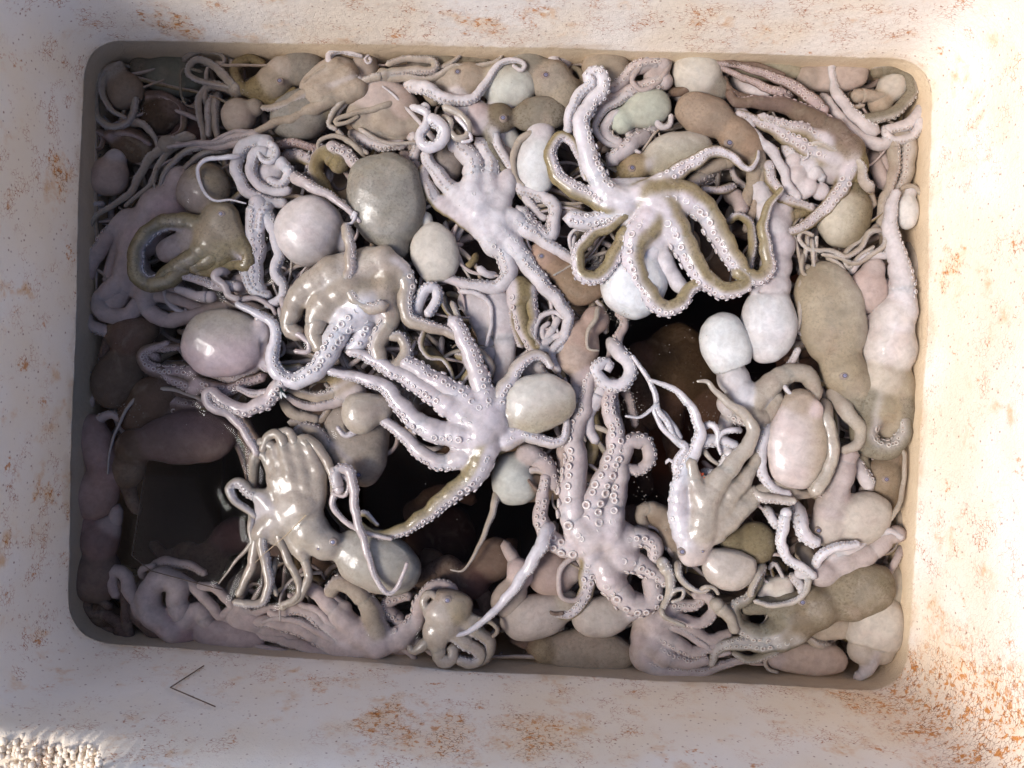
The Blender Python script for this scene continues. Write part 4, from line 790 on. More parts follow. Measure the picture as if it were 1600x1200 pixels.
octopus('olive speckled mantle with black-rimmed eye lying right below the green tinged mantle', z=-14, pal='G', k=.35, mantle=[(800,180,886,178,56,{'col':(.42,.385,.32,.7),'egg':.0})], head=[(780,185,24,-2,(.40,.35,.28,.7)),(745,185,26,-4,PINKW)], eyes=[(786,184,5)],
 arms=[("765,195 765,225 775,250 795,275 815,310",12,3,{'su':None,'pal':'G','z':2,'core':.3}),("750,190 720,178 700,170",20,12,{'su':None,'pal':'W'}),("770,205 782,235 800,262 822,282 850,300",9,4,{'su':-60,'core':.1,'z':6,'pal':'W'})])
octopus('grey mantle with a tan blue-eyed head, right of the green tinged one, top', z=-28, pal='G', k=.32, mantle=[(850,118,800,88,64,{'col':(.50,.475,.42,.3)})], head=[(862,128,34,2,(.54,.49,.42,.35)),(880,150,32,0,(.50,.45,.37,.4))], eyes=[(853,117,5)],
 arms=[("880,150 888,170 884,190",28,14,{'su':None,'pal':'G','core':.9}),("890,110 880,95 868,84 866,96 878,112",12,10,{'su':60,'core':0,'z':4,'pal':'W'}),("900,140 912,125 905,110 895,105",8,4,{'su':None,'core':.2}),("892,86 910,90 930,92",6,4,{'core':0,'su':None})])
octopus('rounded tan mantle touching the top wall above the upright looped arm', z=-28, pal='B', mantle=[(945,135,948,74,76,{'col':(.56,.49,.40,.25),'egg':-.02})], head=[(945,130,24)], arms=[("975,82 1005,82 1030,94",5,3,{'su':None,'core':0}),("955,130 990,140 1010,128",8,5,{'core':.1,'su':60})])
octopus('octopus with a ribbon arm looped round a sucker patch, right of the rounded tan mantle', z=-16, pal='P', k=.35, head=[(1020,120,16,-6)], arms=[("1035,102 1010,100 985,112 970,128 955,140",14,10,{'su':(-20,-20),'core':.1,'sc':.9}),("1048,92 1040,112 1025,132 1000,140 988,126 1000,106 1026,100",5,4,{'su':None,'core':0,'z':8}),
 ("1038,128 1010,134 980,145 950,158 928,182",14,7,{'su':(20,40),'core':.1,'z':-2}),("1005,140 968,156 944,172 930,194 936,214 950,224 985,232 1000,238",9,3,{'su':60,'core':0,'z':2,'pal':'W'})])
octopus('pale green tinged mantle with coiled white arms round its front, upper right of the middle', z=-22, pal='W', k=.35, mantle=[(975,178,1048,160,60,{'col':(.66,.68,.60,.03),'egg':.0})], head=[(970,190,20,0,(.68,.72,.64,.02))],
 arms=[("1030,205 1010,190 980,180 956,184 946,200 952,218 970,222",10,9,{'su':(70,70),'core':0,'z':4}),("990,152 1008,162 1022,185 1034,198 1046,196 1048,180",8,4,{'su':(60,60),'core':0,'z':8}),("1018,206 990,222 968,240 955,252",16,12,{'su':-60,'core':0,'z':6}),("990,200 980,212 988,216",6,5,{'core':0,'su':None})])
octopus('white egg-shaped mantle at the top wall, right of the ribbon arm', z=-24, pal='W', mantle=[(1125,132,1052,98,72,{'col':(.74,.71,.65,.03),'egg':.0})], head=[(1122,140,20,0,GREYM)], arms=[("1042,144 1065,142 1095,134 1120,140 1130,152",8,7,{'pal':'V','su':None,'core':0,'z':4}),("1050,150 1080,150 1115,155",10,8,{'pal':'W','su':None,'core':0,'z':-6})])
octopus('brown veined mantle with a round-eyed head pointing down right, near the top wall', z=-14, pal='B', k=.32, mantle=[(1146,196,1056,164,66,{'col':(.52,.43,.345,.3),'egg':-.02})], head=[(1150,212,28,0,(.50,.40,.31,.2)),(1168,225,24,2,(.48,.37,.28,.2))], eyes=[(1140,223,5.5)],
 arms=[("1172,225 1182,250 1178,280 1165,320",17,9,{'su':None,'pal':'O','core':.5}),("1150,240 1130,255 1110,262 1090,268",14,8,{'su':None,'pal':'O','core':.4}),("1180,230 1188,262 1186,300 1172,340 1165,360",11,6,{'su':None,'core':.2,'pal':'O'}),("1150,165 1165,185 1172,200",8,10,{'su':None,'core':0,'pal':'W'})])
octopus('cream and tan mantle with a dull blue eye, above the tan arm that reaches right', z=-22, pal='T', k=.35, mantle=[(1005,255,1115,228,72,{'col':(.58,.545,.45,.35),'col2':(.68,.65,.59,.1),'gd':(.1,.5,0),'egg':-.05})], head=[(992,262,22,0,(.54,.46,.32,.35)),(975,270,18,-2)], eyes=[(988,262,4.5)], arms=[("1010,258 1020,252 1026,246",8,6,{'su':None,'pal':'W','core':.9,'z':10})])
octopus('large tan octopus on its back with thick pale-ringed arms, upper right of the middle', z=-8, pal='T', k=.38, web=58, h=2.2,
 head=[(990,328,20,-10,(.72,.66,.66,.03)),(1012,325,20,-10,(.74,.71,.71,.02)),(1040,340,20,-10,(.74,.73,.74,.01))],
 arms=[("985,330 950,342 915,345 890,342",19,14,{'su':(-10,0),'pal':'W','z':-4,'core':.3}),("978,322 948,318 912,302 880,285 862,255 862,228 878,214 896,224 908,252 916,280",19,5,{'su':(-20,-40,-70),'z':0,'core':.25,'sc':.95}),
 ("975,318 945,298 925,260 913,220 908,190 920,165 938,145 943,124 932,112 920,116 924,130 905,148 892,172 886,205",20,7,{'su':(-50,-60,60),'z':2,'core':.2,'pal':'W'}),
 ("1000,308 1035,285 1070,262 1098,245 1120,236 1142,244 1158,258 1172,264 1182,250 1185,236",20,3,{'su':(20,0,-20),'z':4,'core':.25,'tm':1}),
 ("1020,310 1060,305 1098,325 1120,360 1142,398 1165,430 1185,436 1200,420 1196,385 1192,350 1202,320 1222,295",27,5,{'su':(-50,-60,-60,-80),'z':6,'core':.3}),
 ("1035,325 1060,365 1078,400 1098,432 1125,452 1152,452 1168,438 1150,425",25,11,{'su':(-40,-70,-80),'z':10,'core':.3}),
 ("1015,345 992,375 988,405 1000,440 1022,470 1040,484 1062,474 1076,455 1092,440",24,10,{'su':(-40,-70),'z':10,'core':.25}),
 ("1008,342 1002,332 985,330 960,350 930,365 908,385 902,410 912,432 932,434 950,418 968,385 982,362",7,14,{'su':(-70,-70),'z':8,'core':0}),
 ("1030,385 1045,420 1062,445 1075,455",14,12,{'su':None,'pal':'W','core':.95,'z':-6}),("1000,330 990,330 975,335",8,6,{'su':None,'core':.8})])
octopus('brilliant white mantle hanging over the dark gap beneath the large tan octopus', z=-8, pal='W', k=.35, mantle=[(1015,395,968,492,100,{'col':(.80,.80,.79,.01),'egg':.06,'flat':.7})], head=[(1015,390,28)], arms=[("1015,392 1045,390 1080,380",16,12,{'su':None})])
octopus('bright white egg-shaped mantle left of the large tan octopus, partly under its loop', z=-12, pal='W', k=.4, mantle=[(840,205,838,305,64,{'col':(.78,.78,.77,.01),'egg':.0})], head=[(845,210,22)], arms=[("860,212 835,208 812,220 802,248 806,278 818,290",8,4,{'su':None,'pal':'B','core':0,'z':8})])
octopus('white arm bent like an elbow between the pinkish octopus and the large tan one', z=-8, pal='W', arms=[("806,270 812,295 845,304 866,322 864,352 858,372 842,362 822,346 812,330",7,14,{'su':(-60,-60)}),("810,282 822,308 838,330 852,342",10,6,{'su':60,'z':-6}),("795,225 778,205 790,198",8,8,{'su':None,'z':-10}),("898,365 896,378 894,395",4,4,{'su':None,'z':4}),("893,392 890,370 900,358 915,360",3,3,{'su':None,'z':6})])
octopus('white mantle wedged between the speckled and bright white ones near the top centre', z=-34, pal='W', mantle=[(790,200,800,250,44,{'col':(.70,.71,.69,.02)})], head=[(790,200,14)])
octopus('sucker-lined arms of a pale octopus behind the white elbow arm', z=-24, pal='P', head=[(790,240,12)], arms=[("775,215 792,240 805,265",9,6,{'su':40,'core':.1}),("855,345 880,330 905,325",12,10,{'su':10,'core':0}),("835,320 850,330 858,350",6,4,{'core':0})])
# ---- top right
octopus('mottled olive octopus with purple-edged sucker arms, in the upper right', z=-14, pal='T', k=.3, web=30,
 head=[(1318,240,32,-8,(.38,.31,.20,.8)),(1300,262,26,-8,(.66,.62,.62,.1))],
 arms=[("1322,232 1300,205 1262,182 1225,165 1185,160 1150,158 1138,145",22,7,{'su':(-110,-110),'core':.3,'z':4,'pal':'V','tm':1}),("1305,250 1275,240 1245,225 1215,205 1180,188 1152,178",19,7,{'su':(-10,10),'core':.2,'z':2,'sc':1.1}),
 ("1290,225 1255,205 1215,195 1188,182",17,8,{'su':(-30,-20),'core':.2,'z':4,'pal':'T'}),("1328,245 1322,275 1308,305 1285,330 1258,352 1230,362 1212,350 1204,330",17,5,{'su':(-10,-10),'core':.25,'z':6,'sc':1.2}),
 ("1330,240 1340,262 1335,285",19,12,{'su':None,'core':.9,'pal':'T'}),("1262,262 1240,245 1225,232",14,8,{'su':(0,0),'core':.4,'pal':'W'})])
octopus('purple-rimmed octopus arms with rows of ring suckers, reaching left below the top wall', z=-12, pal='V', head=[(1282,168,8,-6)],
 arms=[("1286,172 1262,150 1232,130 1190,114 1150,102 1112,98",11,4,{'su':(20,10),'core':.04,'sc':1.35}),("1240,152 1205,140 1170,125 1140,112 1118,102",9,4,{'su':(20,20),'core':0,'sc':1.3,'z':-2}),("1130,118 1138,140 1165,152 1200,158",7,5,{'su':None,'core':0,'z':-2}),
 ("1140,125 1170,138 1200,148",15,10,{'su':None,'pal':'W','core':0,'z':-12}),("1118,96 1150,100 1190,104 1225,118",6,4,{'su':None,'core':0})])
octopus('torn white flesh with ragged edges beside the mottled olive octopus', z=-12, pal='W', k=.6, head=[(1245,275,17,0,(.76,.71,.70,.02)),(1262,292,15,2,(.76,.71,.71,.02)),(1240,250,12,2,(.76,.71,.70,.02)),(1272,270,11,6,(.76,.73,.73,.02)),(1252,300,13,0,(.74,.70,.70,.02)),(1283,300,14,-4,(.74,.70,.72,.02))],
 arms=[("1238,245 1232,258 1240,275",7,7,{'su':None,'core':.9}),("1258,262 1275,264 1284,280",7,7,{'su':None,'core':.9,'z':4})])
octopus('slender white arm slanting down from the brown veined octopus to the torn flesh', z=-4, pal='W', arms=[("1160,196 1182,216 1205,236 1222,262 1232,290 1248,310",10,7,{'su':None}),("1262,228 1280,224 1300,234 1330,245 1345,262 1350,282 1360,295",4,9,{'su':(60,60),'z':6,'pal':'B'}),("1262,232 1262,246 1254,250",2,1.5,{'su':None,'z':6})])
octopus('long grey-green mantle lying along the top wall above the purple sucker arms', z=-34, pal='B', mantle=[(1130,96,1252,112,44,{'col':(.58,.555,.455,.12),'egg':0})], head=[(1130,95,14)])
octopus('smooth sausage-shaped pinkish mantle at the top wall near the upper right corner', z=-34, pal='P', mantle=[(1258,122,1356,118,46,{'col':(.66,.585,.54,.04),'egg':.02,'pw':2.8})], head=[(1262,122,18,0,(.58,.52,.47,.05))], arms=[("1320,94 1302,100 1300,125 1310,150 1330,175 1350,195 1368,204",6,11,{'su':(70,70),'core':0,'z':12,'pal':'W'})])
octopus('pale greenish octopus with arms wound round the upper right corner of the box', z=-28, pal='W', k=.35, head=[(1395,135,24,-6,(.70,.67,.62,.05)),(1375,160,20,-10,BEIGE)],
 arms=[("1370,112 1395,108 1418,118 1424,142 1410,165 1380,182 1350,186",11,9,{'su':(80,80),'core':.1,'z':6,'pal':'G'}),("1440,138 1444,162 1432,184 1405,200 1385,204",13,9,{'su':(60,60),'core':0,'z':4}),("1282,146 1300,168 1318,192 1345,215 1375,226 1392,218",7,11,{'su':None,'core':0,'z':4,'pal':'W'}),
 ("1380,196 1386,212 1402,220 1422,214 1436,200 1438,188",6,8,{'su':(-60,-60),'core':0,'z':10}),("1425,125 1442,135 1444,150",5,3,{'su':None,'core':0}),("1340,150 1375,150 1405,145",12,5,{'su':None,'core':.1,'pal':'B'}),("1310,160 1330,168 1350,165",7,3,{'core':.1,'su':60,'pal':'B'})])
octopus('pale arms running straight down the right wall below the upper right corner', z=-26, pal='B', head=[(1402,218,14,-4)],
 arms=[("1395,225 1398,255 1392,285 1380,315 1376,345 1380,365",11,6,{'su':(60,60),'core':.05,'z':4}),("1420,215 1420,250 1414,280 1400,310 1396,330",13,8,{'su':(-60,-60),'core':.05}),("1360,235 1372,265 1382,290",13,11,{'su':None,'core':0,'z':-4,'pal':'P'}),("1375,228 1385,260 1390,280",8,6,{'su':None,'core':0,'z':-6,'pal':'P'}),
 ("1430,262 1440,285 1444,310 1440,340 1434,362",7,5,{'su':-60,'core':0}),("1350,285 1358,305 1362,322",8,8,{'su':None,'core':0})])
octopus('small glossy white egg-shaped mantle at the right wall', z=-18, pal='W', mantle=[(1420,302,1415,358,36,{'col':(.80,.79,.77,.01),'egg':0})], head=[(1422,300,12,-6)], arms=[("1400,310 1412,292 1430,292 1440,306",4,4,{'su':None,'core':0,'z':2,'pal':'B'})])
octopus('cream mantle with brown flecks and a tan back, right of the mottled olive octopus', z=-22, pal='T', k=.35, mantle=[(1330,295,1310,388,84,{'col':(.70,.66,.57,.12),'col2':(.40,.34,.23,.55),'gd':(0,.7,-.15),'egg':-.02,'flat':.6})], head=[(1330,290,26,-6,OLIVE)])
octopus('tangle of thin knotted grey arms above the large tan veined mantle at right', z=-6, pal='B', head=[(1262,420,8,-8)],
 arms=[("1380,360 1360,362 1342,390 1322,400 1300,392 1262,388 1248,372 1254,362 1270,368",5,3,{'su':(60,60),'core':0}),("1382,362 1384,380 1362,398 1335,412 1310,402 1285,398",5,3,{'su':-60,'core':0,'z':-2}),("1262,365 1258,400 1252,420 1262,430 1272,410 1276,370",4,3,{'su':(50,50),'core':0,'z':-4}),
 ("1256,395 1252,412 1256,428 1268,430 1276,418",4,2.5,{'su':None,'core':0,'z':2}),("1268,372 1270,395 1272,418",4,3,{'su':50,'core':0,'z':0}),("1254,430 1250,460 1250,490 1246,515",4.5,3.5,{'su':60,'core':0,'z':0}),("1266,430 1260,465 1262,500 1272,535 1280,552",4.5,3,{'su':None,'core':0,'z':0}),
 ("1290,402 1310,412 1320,428 1316,440",4,3,{'su':50,'core':0,'z':-4}),("1300,398 1318,404 1325,418 1345,398 1365,385",4,3,{'core':0,'z':-5,'su':-50}),("1372,350 1350,372 1330,385 1318,400",5,4,{'core':0,'su':60,'z':-6})])
octopus('octopus with a long fat arm rising from a broad cream body at the right wall', z=-14, pal='W', k=.28, web=30, mantle=[(1370,560,1400,700,70,{'z':-20,'col':(.58,.525,.43,.2)})],
 head=[(1388,545,44,-4,(.74,.69,.65,.02)),(1392,500,34,0,(.75,.70,.67,.02)),(1375,590,38,-4,(.68,.62,.54,.06)),(1372,630,34,-8,(.56,.50,.39,.2)),(1395,600,34,-12,(.60,.54,.44,.15))],
 arms=[("1395,520 1408,480 1410,440 1402,400 1392,365 1392,330 1400,300",28,8,{'su':(-60,-70),'core':.35,'z':4,'sc':.7}),("1360,620 1352,660 1350,685 1368,702 1398,698 1412,678 1414,655",26,11,{'su':(60,60),'core':.5,'pal':'G','z':0}),
 ("1400,620 1415,650 1412,680",24,12,{'su':None,'core':.7,'pal':'G','z':-10}),("1390,435 1375,455 1362,470 1346,495",6,4,{'core':0,'su':None,'z':-4})])
octopus('pale oval octopus body enclosed by a thin arm, left of the long fat arm', z=-22, pal='P', k=.35, mantle=[(1360,420,1352,490,62,{'col':(.70,.60,.565,.04),'egg':.02})], head=[(1365,420,18)], arms=[("1325,430 1340,408 1362,398 1385,398",8,7,{'su':(60,60),'core':0,'z':8,'pal':'W'}),("1345,505 1370,485 1385,460 1392,435",4,3,{'su':None,'core':0,'z':6}),("1420,375 1430,400 1428,430 1418,450",13,8,{'su':60,'core':0,'z':-4,'pal':'B'})])
octopus('large tan veined mantle with a blue-eyed head, right of the two white mantles', z=-16, pal='B', k=.3, mantle=[(1315,572,1278,410,108,{'col':(.54,.475,.37,.3),'col2':(.66,.62,.55,.1),'gd':(.1,-.8,-.35),'egg':-.02,'bend':.08,'flat':.6})], head=[(1318,580,36,-2,(.54,.475,.37,.25)),(1335,600,34,-2,(.54,.475,.38,.25))], eyes=[(1320,587,5)],
 arms=[("1330,610 1345,640 1350,660",26,16,{'su':None,'core':.8,'pal':'G'})])
octopus('pale octopus neck leading up from the big white shiny mantle below the tan loop', z=-12, pal='W', k=.9, mantle=[(1204,448,1198,567,88,{'col':(.79,.775,.765,.02),'egg':.0,'flat':.68,'cut':.80})],
 head=[(1205,448,30,-6,(.74,.70,.70,.02)),(1212,415,26,-4,(.74,.69,.69,.02)),(1215,385,28,-6,(.72,.67,.68,.02)),(1208,350,28,-8,(.70,.66,.66,.03))],
 arms=[("1208,360 1195,320 1180,290",24,16,{'su':None,'core':.6,'z':-6}),("1215,350 1225,320 1230,300",20,14,{'su':None,'core':.6,'z':-8}),("1190,440 1180,450 1176,458",10,7,{'su':None,'core':.8,'z':8}),("1222,340 1240,335 1262,330",14,8,{'su':None,'core':.4,'z':-6,'pal':'T'})])
octopus('small tan arms curled below the purple-rimmed sucker arms and above the neck', z=-8, pal='T', k=.35, head=[(1205,290,14,-8)], arms=[("1200,260 1205,280 1218,300",11,8,{'su':(0,0),'core':.1,'sc':1.2}),("1220,310 1245,318 1268,325",10,7,{'su':20,'core':.1}),("1135,350 1150,338 1168,344 1176,370 1172,405 1168,420",6,8,{'su':(60,60),'core':0,'z':8}),
 ("1120,262 1090,280 1070,295",16,9,{'su':60,'core':0,'pal':'O'}),("1150,290 1120,298 1100,296",8,6,{'su':0,'core':0,'z':2}),("1130,300 1150,310 1160,330",15,12,{'su':None,'core':0,'pal':'P','z':-4})])
octopus('pearly white mantle with a collared edge, tilted over the brown water gap', z=-8, pal='W', k=.9, mantle=[(1150,590,1118,490,78,{'col':(.80,.80,.78,.01),'egg':.0,'cut':.72,'flat':.72})],
 head=[(1146,592,26,-8,(.77,.75,.75,.01)),(1160,620,28,-4,(.76,.74,.745,.01)),(1190,620,22,-6,(.74,.71,.71,.02))],
 arms=[("1180,622 1205,600 1235,582 1262,588 1272,605 1268,625",20,12,{'su':None,'core':.5,'z':2,'pal':'B'}),("1160,640 1185,655 1205,640 1215,620",20,12,{'su':None,'core':.6,'z':2,'pal':'B'}),("1135,630 1150,650 1175,658 1195,650",16,9,{'su':(-60,-60),'core':.3,'z':4,'pal':'O'}),
 ("1150,640 1135,660 1128,680",16,10,{'su':None,'core':.5,'z':-10}),("1222,590 1240,560 1248,545",8,5,{'core':0,'su':60,'z':-6}),("1222,598 1232,612 1250,622 1262,618",4,3,{'core':0,'su':None,'z':14})])
octopus('smooth pinkish beige oval mantle right of the wet arms, with arms hugging it', z=-10, pal='B', k=.4, mantle=[(1250,625,1240,765,94,{'col':(.72,.645,.605,.04),'col2':(.55,.475,.385,.35),'gd':(-.1,.9,-.35),'egg':.02,'flat':.55})], head=[(1248,635,28,-6,(.58,.49,.40,.3)),(1268,640,18,4,PINKW)],
 arms=[("1208,650 1194,680 1188,720 1196,750 1215,768 1232,772",12,7,{'su':(-60,-60),'core':0,'z':0,'pal':'W'}),("1170,760 1188,775 1210,780 1240,782",9,7,{'su':-60,'core':0,'z':6,'pal':'B'}),("1286,622 1292,660 1300,700 1290,740 1272,768",12,12,{'su':None,'core':0,'z':2,'pal':'B'}),("1296,600 1320,640 1345,672 1342,690 1318,705",17,7,{'su':None,'core':0,'z':-2,'pal':'B'})])
octopus('wet beige octopus upside down beside the brown gap, arms reaching up, head at the bottom', z=-2, pal='B', k=.40, web=90, mantle=[(1095,880,1181,895,66,{'z':-8,'col':(.66,.60,.54,.12),'egg':.0,'cut':.95,'bend':.15})],
 head=[(1082,862,24,0,(.70,.62,.58,.08)),(1090,840,26,0,(.70,.62,.57,.06)),(1105,820,24,-6,(.70,.62,.57,.05))], eyes=[(1066,862,5),(1098,862,2)],
 arms=[("1078,850 1062,810 1062,760 1080,715 1094,680 1082,640 1062,615 1035,600 1014,594",20,3,{'su':(80,80,60),'core':.4,'z':4,'pal':'W'}),("1090,830 1095,790 1085,750 1078,720",18,10,{'su':None,'core':.8,'z':10}),
  ("1095,830 1105,780 1128,745 1158,710 1176,680 1170,655 1145,635 1118,612 1105,596 1090,596",24,2.5,{'su':180,'core':.4,'z':8}),
 ("1108,822 1138,780 1168,742 1186,705 1192,665 1180,640",18,5,{'su':None,'core':.6,'z':0,'ze':-14}),("1118,832 1155,800 1185,772 1215,756 1250,772 1285,770",18,6,{'su':None,'core':.5,'z':-2,'ze':-26}),
 ("1066,760 1058,735 1060,715 1072,700 1058,690 1042,660 1028,640 1022,610 1005,580 988,556",9,3,{'su':(60,-60),'core':0,'z':0,'pal':'W'}),("1078,700 1050,684 1030,660 1022,640 1028,628 1012,645 1000,652 978,650",6,2,{'su':-60,'core':0,'z':2,'pal':'W'}),
 ("1030,640 1040,650 1052,668 1062,685",5,6,{'su':None,'core':0,'z':-4,'pal':'W'})])
octopus('little curled white arm tips above the folded body of the wet beige octopus', z=2, pal='W', head=[(1130,700,10,-14)], arms=[("1160,672 1130,675 1122,690 1126,710",6,2,{'su':60,'core':0}),("1095,668 1112,664 1122,678 1120,694",7,4,{'su':60,'core':0,'z':-2}),("1090,690 1120,688 1150,696",12,8,{'su':-60,'core':.05,'z':-10}),("1098,700 1108,715 1122,725",5,3,{'su':None,'core':0,'z':-4,'pal':'B'}),
 ("1095,735 1112,740 1128,735",8,5,{'su':60,'core':0,'z':-8}),("1140,710 1128,730 1120,745",10,6,{'su':-60,'core':.1,'z':-4,'pal':'B'}),("1040,725 1045,718 1062,735",3,2,{'su':None,'core':0,'z':-4})])
octopus('olive green speckled mantle tucked behind the wet beige octopus at the lower right', z=-30, pal='T', mantle=[(1150,845,1212,850,66,{'col':(.40,.345,.23,.55),'egg':.0})], head=[(1145,845,22,0,OLIVE)])
octopus('pale octopus with its mantle tip right and a little blue eye at its lower left', z=-16, pal='W', k=.3, mantle=[(1300,825,1392,795,84,{'col':(.68,.63,.57,.08),'egg':-.05,'flat':.62})], head=[(1292,825,28,0,(.68,.62,.57,.05)),(1300,790,24,0,(.70,.64,.59,.03))], eyes=[(1279,829,4.5)],
 arms=[("1295,800 1310,760 1322,720 1326,705",22,16,{'su':None,'core':.9,'z':4,'pal':'P'}),("1322,712 1335,720 1350,745 1360,760",14,11,{'su':(60,60),'core':0,'z':0,'pal':'W'})])
octopus('brown octopus head with a blue eye in the shadow by the right wall', z=-44, pal='V', k=.35, head=[(1380,745,34,0,(.44,.37,.28,.3)),(1390,715,26,-4,(.50,.43,.35,.3)),(1385,780,26,-4,(.40,.33,.25,.3))], eyes=[(1385,749,4.5)],
 arms=[("1395,713 1390,702 1402,698 1412,708 1413,735 1410,765 1402,795 1390,812",3,4.5,{'su':None,'core':0,'z':30,'pal':'B'}),("1345,700 1350,725 1360,745",12,8,{'su':None,'core':.1,'z':8,'pal':'G'}),("1408,780 1410,810 1405,835",10,8,{'su':None,'core':0,'pal':'B','z':6})])
octopus('white sucker-edged arms standing between the wet beige octopus and the blue-eyed pale one', z=-8, pal='W', k=.35, head=[(1250,895,10,-6)],
 arms=[("1240,782 1248,805 1252,825 1262,840 1276,850",15,10,{'su':(-70,-60),'core':0}),("1228,802 1222,830 1222,858 1238,878 1262,892 1272,900",10,7,{'su':(-60,-60),'core':.05,'z':4}),("1195,790 1205,808 1215,822",9,7,{'su':-60,'core':0,'z':-6}),("1265,900 1258,925 1240,940 1205,946 1180,940",6,4,{'su':-60,'core':.05,'z':2,'pal':'B'}),
 ("1245,850 1262,870 1268,890",17,12,{'su':None,'core':0,'z':-14,'pal':'B'}),("1235,895 1250,915 1255,925",11,7,{'su':-60,'core':0,'z':-6}),("1270,892 1285,865 1310,855 1340,850",9,7,{'su':60,'core':0,'z':4})])
octopus('long flat pale arm pad slanting up to the right wall at the lower right', z=-14, pal='P', k=.35, head=[(1285,895,14,-6)], arms=[("1282,895 1320,882 1360,862 1390,838 1406,832",23,13,{'su':None,'core':.7,'z':0}),("1300,870 1340,850 1375,830 1408,838",11,7,{'su':None,'core':.1,'z':6,'pal':'W'}),("1412,850 1400,875 1390,895",7,5,{'su':60,'core':0,'z':-4})])
octopus('big olive mottled octopus lying on top at the lower right, mantle to the right', z=-10, pal='G', k=.28, web=20, mantle=[(1285,945,1398,905,86,{'col':(.43,.375,.285,.55),'egg':.0,'flat':.62})],
 head=[(1272,950,36,-2,(.42,.36,.27,.55)),(1245,965,34,-4,(.42,.35,.255,.5)),(1225,985,26,-6,(.42,.35,.26,.5))], eyes=[(1254,941,5)],
 arms=[("1240,985 1215,1000 1180,1005 1145,1005 1118,1018 1112,1038",22,6,{'su':(-10,-20),'core':.3,'z':0}),("1235,960 1210,985 1175,988 1150,972 1148,950 1168,935 1182,915 1188,895 1180,888",20,5,{'su':(60,60),'core':.3,'z':4,'pal':'G'}),("1240,945 1215,945 1185,948 1160,950",20,10,{'su':None,'core':.6,'z':-4}),
 ("1230,990 1205,1018 1170,1030 1145,1020",12,5,{'su':60,'core':.2,'z':-2})])
octopus('white square cut piece of octopus mantle under the olive mottled one', z=-26, pal='W', mantle=[(1190,930,1240,918,50,{'col':(.80,.77,.71,.01),'pw':3.2})], head=[(1195,930,14)], arms=[("1200,890 1210,880 1222,900 1225,912",4,3,{'su':50,'core':0,'z':10}),("1195,890 1192,905 1205,912",3,2,{'su':None,'core':0,'z':10})])
octopus('big white mantle with an open collar and funnel in the lower right corner', z=-26, pal='W', k=.5, mantle=[(1356,1022,1380,928,88,{'col':(.74,.695,.63,.02),'egg':-.12,'cut':.72,'flat':.7,'pw':2.5})],
 head=[(1345,1015,22,-2,(.70,.645,.57,.03)),(1378,1018,20,-2,(.70,.645,.57,.03))], arms=[("1345,1018 1360,1030 1350,1052 1338,1058",14,8,{'su':None,'core':.9,'z':4,'pal':'W'}),("1378,1005 1368,1020 1358,1032",10,9,{'su':None,'core':.9,'z':8})])
octopus('smooth cream mantle between the white collared one and the olive mottled octopus', z=-30, pal='B', mantle=[(1265,985,1340,978,40,{'col':(.66,.60,.52,.04),'bend':-.2})], head=[(1270,985,14)])
octopus('pale mantle squeezed against the right wall beneath the flat arm pad', z=-34, pal='B', mantle=[(1395,960,1396,880,50,{'col':(.66,.615,.53,.04)})], head=[(1390,950,16)])
octopus('pinkish sausage-shaped mantle at the bottom wall near the lower right corner', z=-32, pal='P', mantle=[(1208,1025,1322,1032,52,{'col':(.66,.57,.51,.04),'egg':.02,'pw':2.5})], head=[(1210,1025,18)], arms=[("1300,1010 1275,1006 1255,995 1235,1002 1210,1015 1196,1030 1200,1045 1215,1050",8,2.5,{'su':(-60,-60),'core':0,'z':12,'pal':'B'}),("1155,1020 1175,1035 1195,1038",6,3,{'core':0,'z':6,'su':None})])
octopus('pale pinkish octopus with arms swept right along the bottom wall, right of the middle', z=-18, pal='P', k=.5, web=16, head=[(1010,990,24,-6,(.70,.63,.58,.05)),(1010,968,22,-8,(.70,.635,.59,.05)),(1008,1010,20,-8,(.68,.61,.57,.05))],
 arms=[("1005,1000 1000,1025 1022,1045 1060,1050 1100,1050 1130,1038 1160,1030",18,5,{'su':(60,60),'core':.3,'z':0}),("1015,1005 1040,1025 1070,1035 1105,1032",20,8,{'su':(60,60),'core':.4,'z':2}),("1030,975 1065,985 1095,1005 1120,1022 1140,1020",9,4,{'su':60,'core':.05,'z':8}),("1020,1020 1060,1042 1110,1046 1150,1036 1185,1032",8,3,{'su':60,'core':.05,'z':2}),("1025,985 1050,1000 1078,1018 1110,1012 1130,1000",18,6,{'su':(-60,-60),'core':.3,'z':4}),
 ("1020,970 1050,965 1080,985 1110,1000 1140,990",20,8,{'su':None,'core':.4,'z':0}),("1035,960 1070,970 1098,972 1115,955 1108,935 1085,928",11,8,{'su':(-70,-70),'core':.1,'z':10}),("1040,950 1060,945 1085,945 1098,938",13,8,{'su':-20,'core':.2,'z':4})])
octopus('loose curled arm ends below the head of the wet beige octopus', z=-4, pal='B', head=[(1050,925,8,-12)], arms=[("1058,875 1062,900 1078,918 1095,925 1108,920",7,3,{'su':60,'core':0}),("1092,925 1100,918 1115,918 1122,928",4,3,{'su':None,'core':0,'z':4}),("1035,880 1046,900 1048,920 1040,940 1036,950",11,5,{'su':(60,60),'core':.05,'z':-4}),("1045,935 1055,922 1068,922 1066,934 1050,940",4,2.5,{'su':60,'core':0,'z':2}),
 ("1034,945 1036,960 1050,970 1070,978",5,3,{'core':0,'su':None,'z':2}),("1120,945 1140,965 1150,985",12,8,{'su':None,'core':.1,'z':-8}),("1195,880 1180,905 1172,930",9,5,{'su':60,'core':0,'z':-2})])
